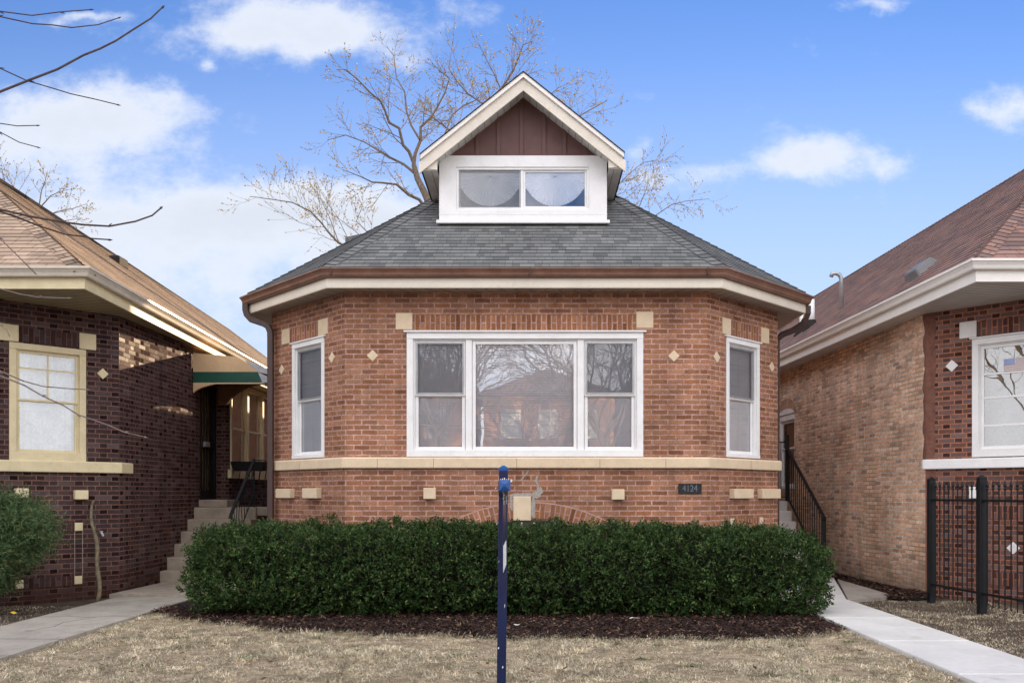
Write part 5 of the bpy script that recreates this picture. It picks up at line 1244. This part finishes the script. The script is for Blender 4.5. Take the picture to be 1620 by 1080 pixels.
# street tree whose branches hang into the top left of the view
T = Tree(21); TD = 5.2; T.budp = 0
def c4p(x, y, s=2.5725, ox=0, oy=0): return ox+x/s, oy+y/s
def fg(pts, r0, r1, s, ox, oy, d0=TD, d1=TD, ext=True, mat=None):
    n = len(pts); P = [Vector(at(*c4p(x, y, s, ox, oy), d0+(d1-d0)*i/(n-1))) for i, (x, y) in enumerate(pts)]
    if ext: v = P[0]-P[1]; v.normalize(); P = [P[0]+v*1.1+Vector((-.5, -.3, .1))*1.0, P[0]+v*.35] + P
    # subdivide with a little crookedness
    Q_ = []
    for a, b in zip(P, P[1:]):
        k = max(1, int((b-a).length/.09))
        for i in range(k): Q_.append(a.lerp(b, i/k)+Vector((random.gauss(0, .002), random.gauss(0, .003), random.gauss(0, .002))))
    Q_.append(P[-1]); L = len(Q_); rad = [r0+(r1-r0)*(i/(L-1))**.8 for i in range(L)]
    m = mat; m.tube(Q_, rad, 7)
    for i in range(3, L-1, 2):
        if random.random() < .55:
            d = (Q_[i+1]-Q_[i]).normalized(); up = Vector((random.uniform(-.3, .3), random.uniform(-.3, .3), random.choice((-1, 1, 1)))); up = (up-d*up.dot(d)).normalized(); p = Q_[i]; r = rad[i]
            m.tube([p-d*.004, p+d*.008+up*(r+.004), p+d*.02+up*(r+.009)], [r*.9+.002, .0035, .0008], 5)
    m.tube([Q_[-1]-(Q_[-1]-Q_[-2]).normalized()*.01, Q_[-1], Q_[-1]+(Q_[-1]-Q_[-2]).normalized()*.018], [r1*1.0, r1*1.8, .0008], 5)
    return P[0]
md, mp = MB(), MB(); st = []
st.append(fg([(0,45),(130,62),(250,50),(370,40)], .007, .003, 2.5725, 0, 0, 5.0, 5.3, mat=md))
st.append(fg([(0,68),(130,97),(290,112),(400,100),(485,73)], .0075, .003, 2.5725, 0, 0, 5., 5.4, mat=md))
st.append(fg([(0,375),(120,325),(230,280),(340,225),(470,168),(560,110),(662,30)], .0135, .0045, 2.5725, 0, 0, 4.8, 5.2, mat=md))
st.append(fg([(0,283),(110,330),(290,385),(380,405),(480,427)], .007, .003, 2.5725, 0, 0, 5.1, 5.4, mat=md))
st.append(fg([(0,500),(70,513),(153,511)], .005, .003, 2.5725, 0, 0, 5.3, 5.5, mat=md))
st.append(fg([(0,535),(80,580),(155,600)], .005, .0028, 2.5725, 0, 0, 5.3, 5.5, mat=md))
st.append(fg([(0,255),(250,310),(500,345),(650,375),(850,380),(1050,350),(1180,300),(1250,240)], .0125, .0045, 4.908, 0, 280, 4.7, 5.1, mat=md))
st.append(fg([(0,265),(130,310),(300,375),(500,440),(650,460),(720,480),(850,487)], .0105, .004, 4.908, 0, 280, 4.7, 5., mat=md))
st.append(fg([(0,470),(120,590),(268,742)], .006, .003, 4.908, 0, 280, 5., 5.1, mat=mp))
st.append(fg([(0,870),(150,905),(300,935),(535,940)], .006, .003, 4.908, 0, 280, 4.8, 5., mat=mp))
st.append(fg([(0,385),(170,460),(310,500),(500,518),(620,522)], .0075, .003, 4.5, 0, 500, 4.6, 4.9, mat=mp))
st.append(fg([(0,420),(170,490),(310,570),(450,635),(560,700),(760,770),(900,825),(1035,860)], .0085, .003, 4.5, 0, 500, 4.6, 5., mat=mp))
st.append(fg([(0,65),(50,100),(60,125)], .003, .002, 4.5, 0, 500, 4.8, 4.8, mat=mp))
FT = thing('street_tree', (-6.4, 3.6, 0), 'near leafless tree whose thin budded branches reach in from the left edge', 'tree', 'bare trees on the block')
md.build('branch', M['bark_dark'], FT, smooth=True); mp.build('branch', M['bark_pale'], FT, smooth=True)['label'] = 'pale grey drooping twigs'
m = MB(); tr = [Vector((-6.4, 3.6, -.1)), Vector((-6.35, 3.6, 1.2)), Vector((-6.3, 3.6, 2.6)), Vector((-6.1, 3.7, 4.2)), Vector((-5.9, 3.8, 6.)), Vector((-5.7, 3.7, 8.))]
m.tube(tr, [.19, .15, .14, .12, .09, .04], 12)
for p in st:
    z = max(1.9, min(6., p.z-.5)); i = max(0, min(len(tr)-2, next((k for k in range(len(tr)-1) if tr[k+1].z > z), len(tr)-2))); t_ = (z-tr[i].z)/(tr[i+1].z-tr[i].z); b = tr[i].lerp(tr[i+1], t_)
    m.tube([b, b.lerp(p, .5)+Vector((0, 0, .12)), p], [.035, .02, .012], 7)
m.build('trunk', M['bark'], FT, smooth=True)
T.nb = 4.; T.budp = .5; T.thin = .8
for k, (dx_, dy_) in enumerate(((-1, .2), (-.8, -.8), (-.2, -1), (-1, .9), (-.5, .3), (.3, -1.2))): T.grow(Vector((-6.2, 3.65, 3.4+.5*k)), Vector((dx_, dy_, 1.1)), 5.2, .05, 3, .04, .13, .006)
T.big.build('limb', M['bark'], FT, smooth=True)
tag(T.tw.build('twigs', M['bark'], FT), kind='stuff')

# ================================================================== ACROSS THE STREET (seen mirrored in the windows)
def plain_house(x, y, w_, d, h, rise, bm, label, rmat='roof_left'):
    T_ = thing('brick_house', (x, y, 0), label, 'house', 'houses across the street')
    m = MB(); f = Fr((x+w_/2, y), (x-w_/2, y)); ho = []
    for u in (1.0, w_/2-.55, w_-2.1): ho += [(u, u+1.1, 1.4, 3.1)] + ([(u, u+1.1, 4.5, 6.1)] if h > 6 else [])
    wall(m, f, 0, w_, -.1, h, ho, .12)
    m.face([(x-w_/2, y, -.1), (x-w_/2, y-d, -.1), (x-w_/2, y-d, h), (x-w_/2, y, h)]); m.face([(x+w_/2, y, -.1), (x+w_/2, y-d, -.1), (x+w_/2, y-d, h), (x+w_/2, y, h)]); m.face([(x-w_/2, y-d, -.1), (x+w_/2, y-d, -.1), (x+w_/2, y-d, h), (x-w_/2, y-d, h)])
    m.build('brick_wall', bm, T_)
    for (a, b, c, e) in ho:
        m = casing(f, a, b, c, e, .08); wn = m.build('window', M['white'], T_); sash(wn, f, a+.08, b-.08, c+.05, (c+e)/2, -.05); sash(wn, f, a+.08, b-.08, (c+e)/2, e-.08, -.03)
        m = MB(); m.fquad(f, a, b, c, e, -.2); m.build('curtain', M['blind'], wn)
    m = MB(); o = .5; a, b, c, e = (x-w_/2-o, y+o, h), (x+w_/2+o, y+o, h), (x+w_/2+o, y-d-o, h), (x-w_/2-o, y-d-o, h); r1, r2 = (x, y-w_/2, h+rise), (x, y-d+w_/2, h+rise)
    for fc_ in ([a, b, r1], [b, c, r2, r1], [c, e, r2], [e, a, r1, r2], [a, b, c, e]): m.face(fc_)
    m.build('roof', M[rmat], T_)
    m = MB(); m.box(x-1.6, x+1.6, y, y+1.8, 0, 1.1); m.box(x-1.7, x+1.7, y, y+1.95, 3.3, 3.6)
    m.build('porch', M['concrete_new'], T_)
    for sx in (-1.45, 1.45): m = MB(); m.tube([(x+sx, y+1.6, 1.1), (x+sx, y+1.6, 3.3)], .14, 10); m.build('porch_column', M['white'], T_)
    m = MB(); m.box(x-.5, x+.5, y-.02, y+.05, 1.1, 3.15); m.build('door', M['white'], T_)
rb_ = brick('red_house_brick', [(.50,.21,.12),(.44,.18,.10),(.55,.24,.14)], (.6,.48,.38))
plain_house(-7.4, -24, 7.6, 14, 7.6, 2.2, rb_, 'two storey red brick house across the street left of the camera', 'roof_left')
plain_house(1.0, -25, 7.4, 14, 7.0, 2.0, rb_, 'two storey red brick house straight across the street', 'roof_right')
plain_house(9.6, -24, 7.8, 14, 7.6, 2.4, M['brick_common'], 'tan brick house across the street right of the camera', 'roof_main')
for i, (x, y, hh, lab) in enumerate(((-4.2, -15., 12, 'bare tree on the far verge between two brick houses'), (3.4, -15.5, 12, 'tall bare tree on the far verge before the tan house'), (-.8, -1.9, 0, ''), (12.5, -17., 10, 'bare tree on the far verge at the right'))):
    if hh == 0: continue
    T = Tree(40+i); T.budp = 0; T.nb = 5.0; path, rad = T.limb([(x, y, -.1), (x+.1, y, 2.2), (x, y+.1, 4.)], .2, .15, 3, n=8)
    for k in range(6):
        a = k*1.05+i; T.grow(Vector((x, y+.05*k, 3.0+.2*k)), Vector((math.cos(a)*.7, math.sin(a)*.7, 1.)), hh*.62, .09, 3, .05, .16, .008)
    T.finish('bare_tree', (x, y, 0), lab, 'bare trees on the block')
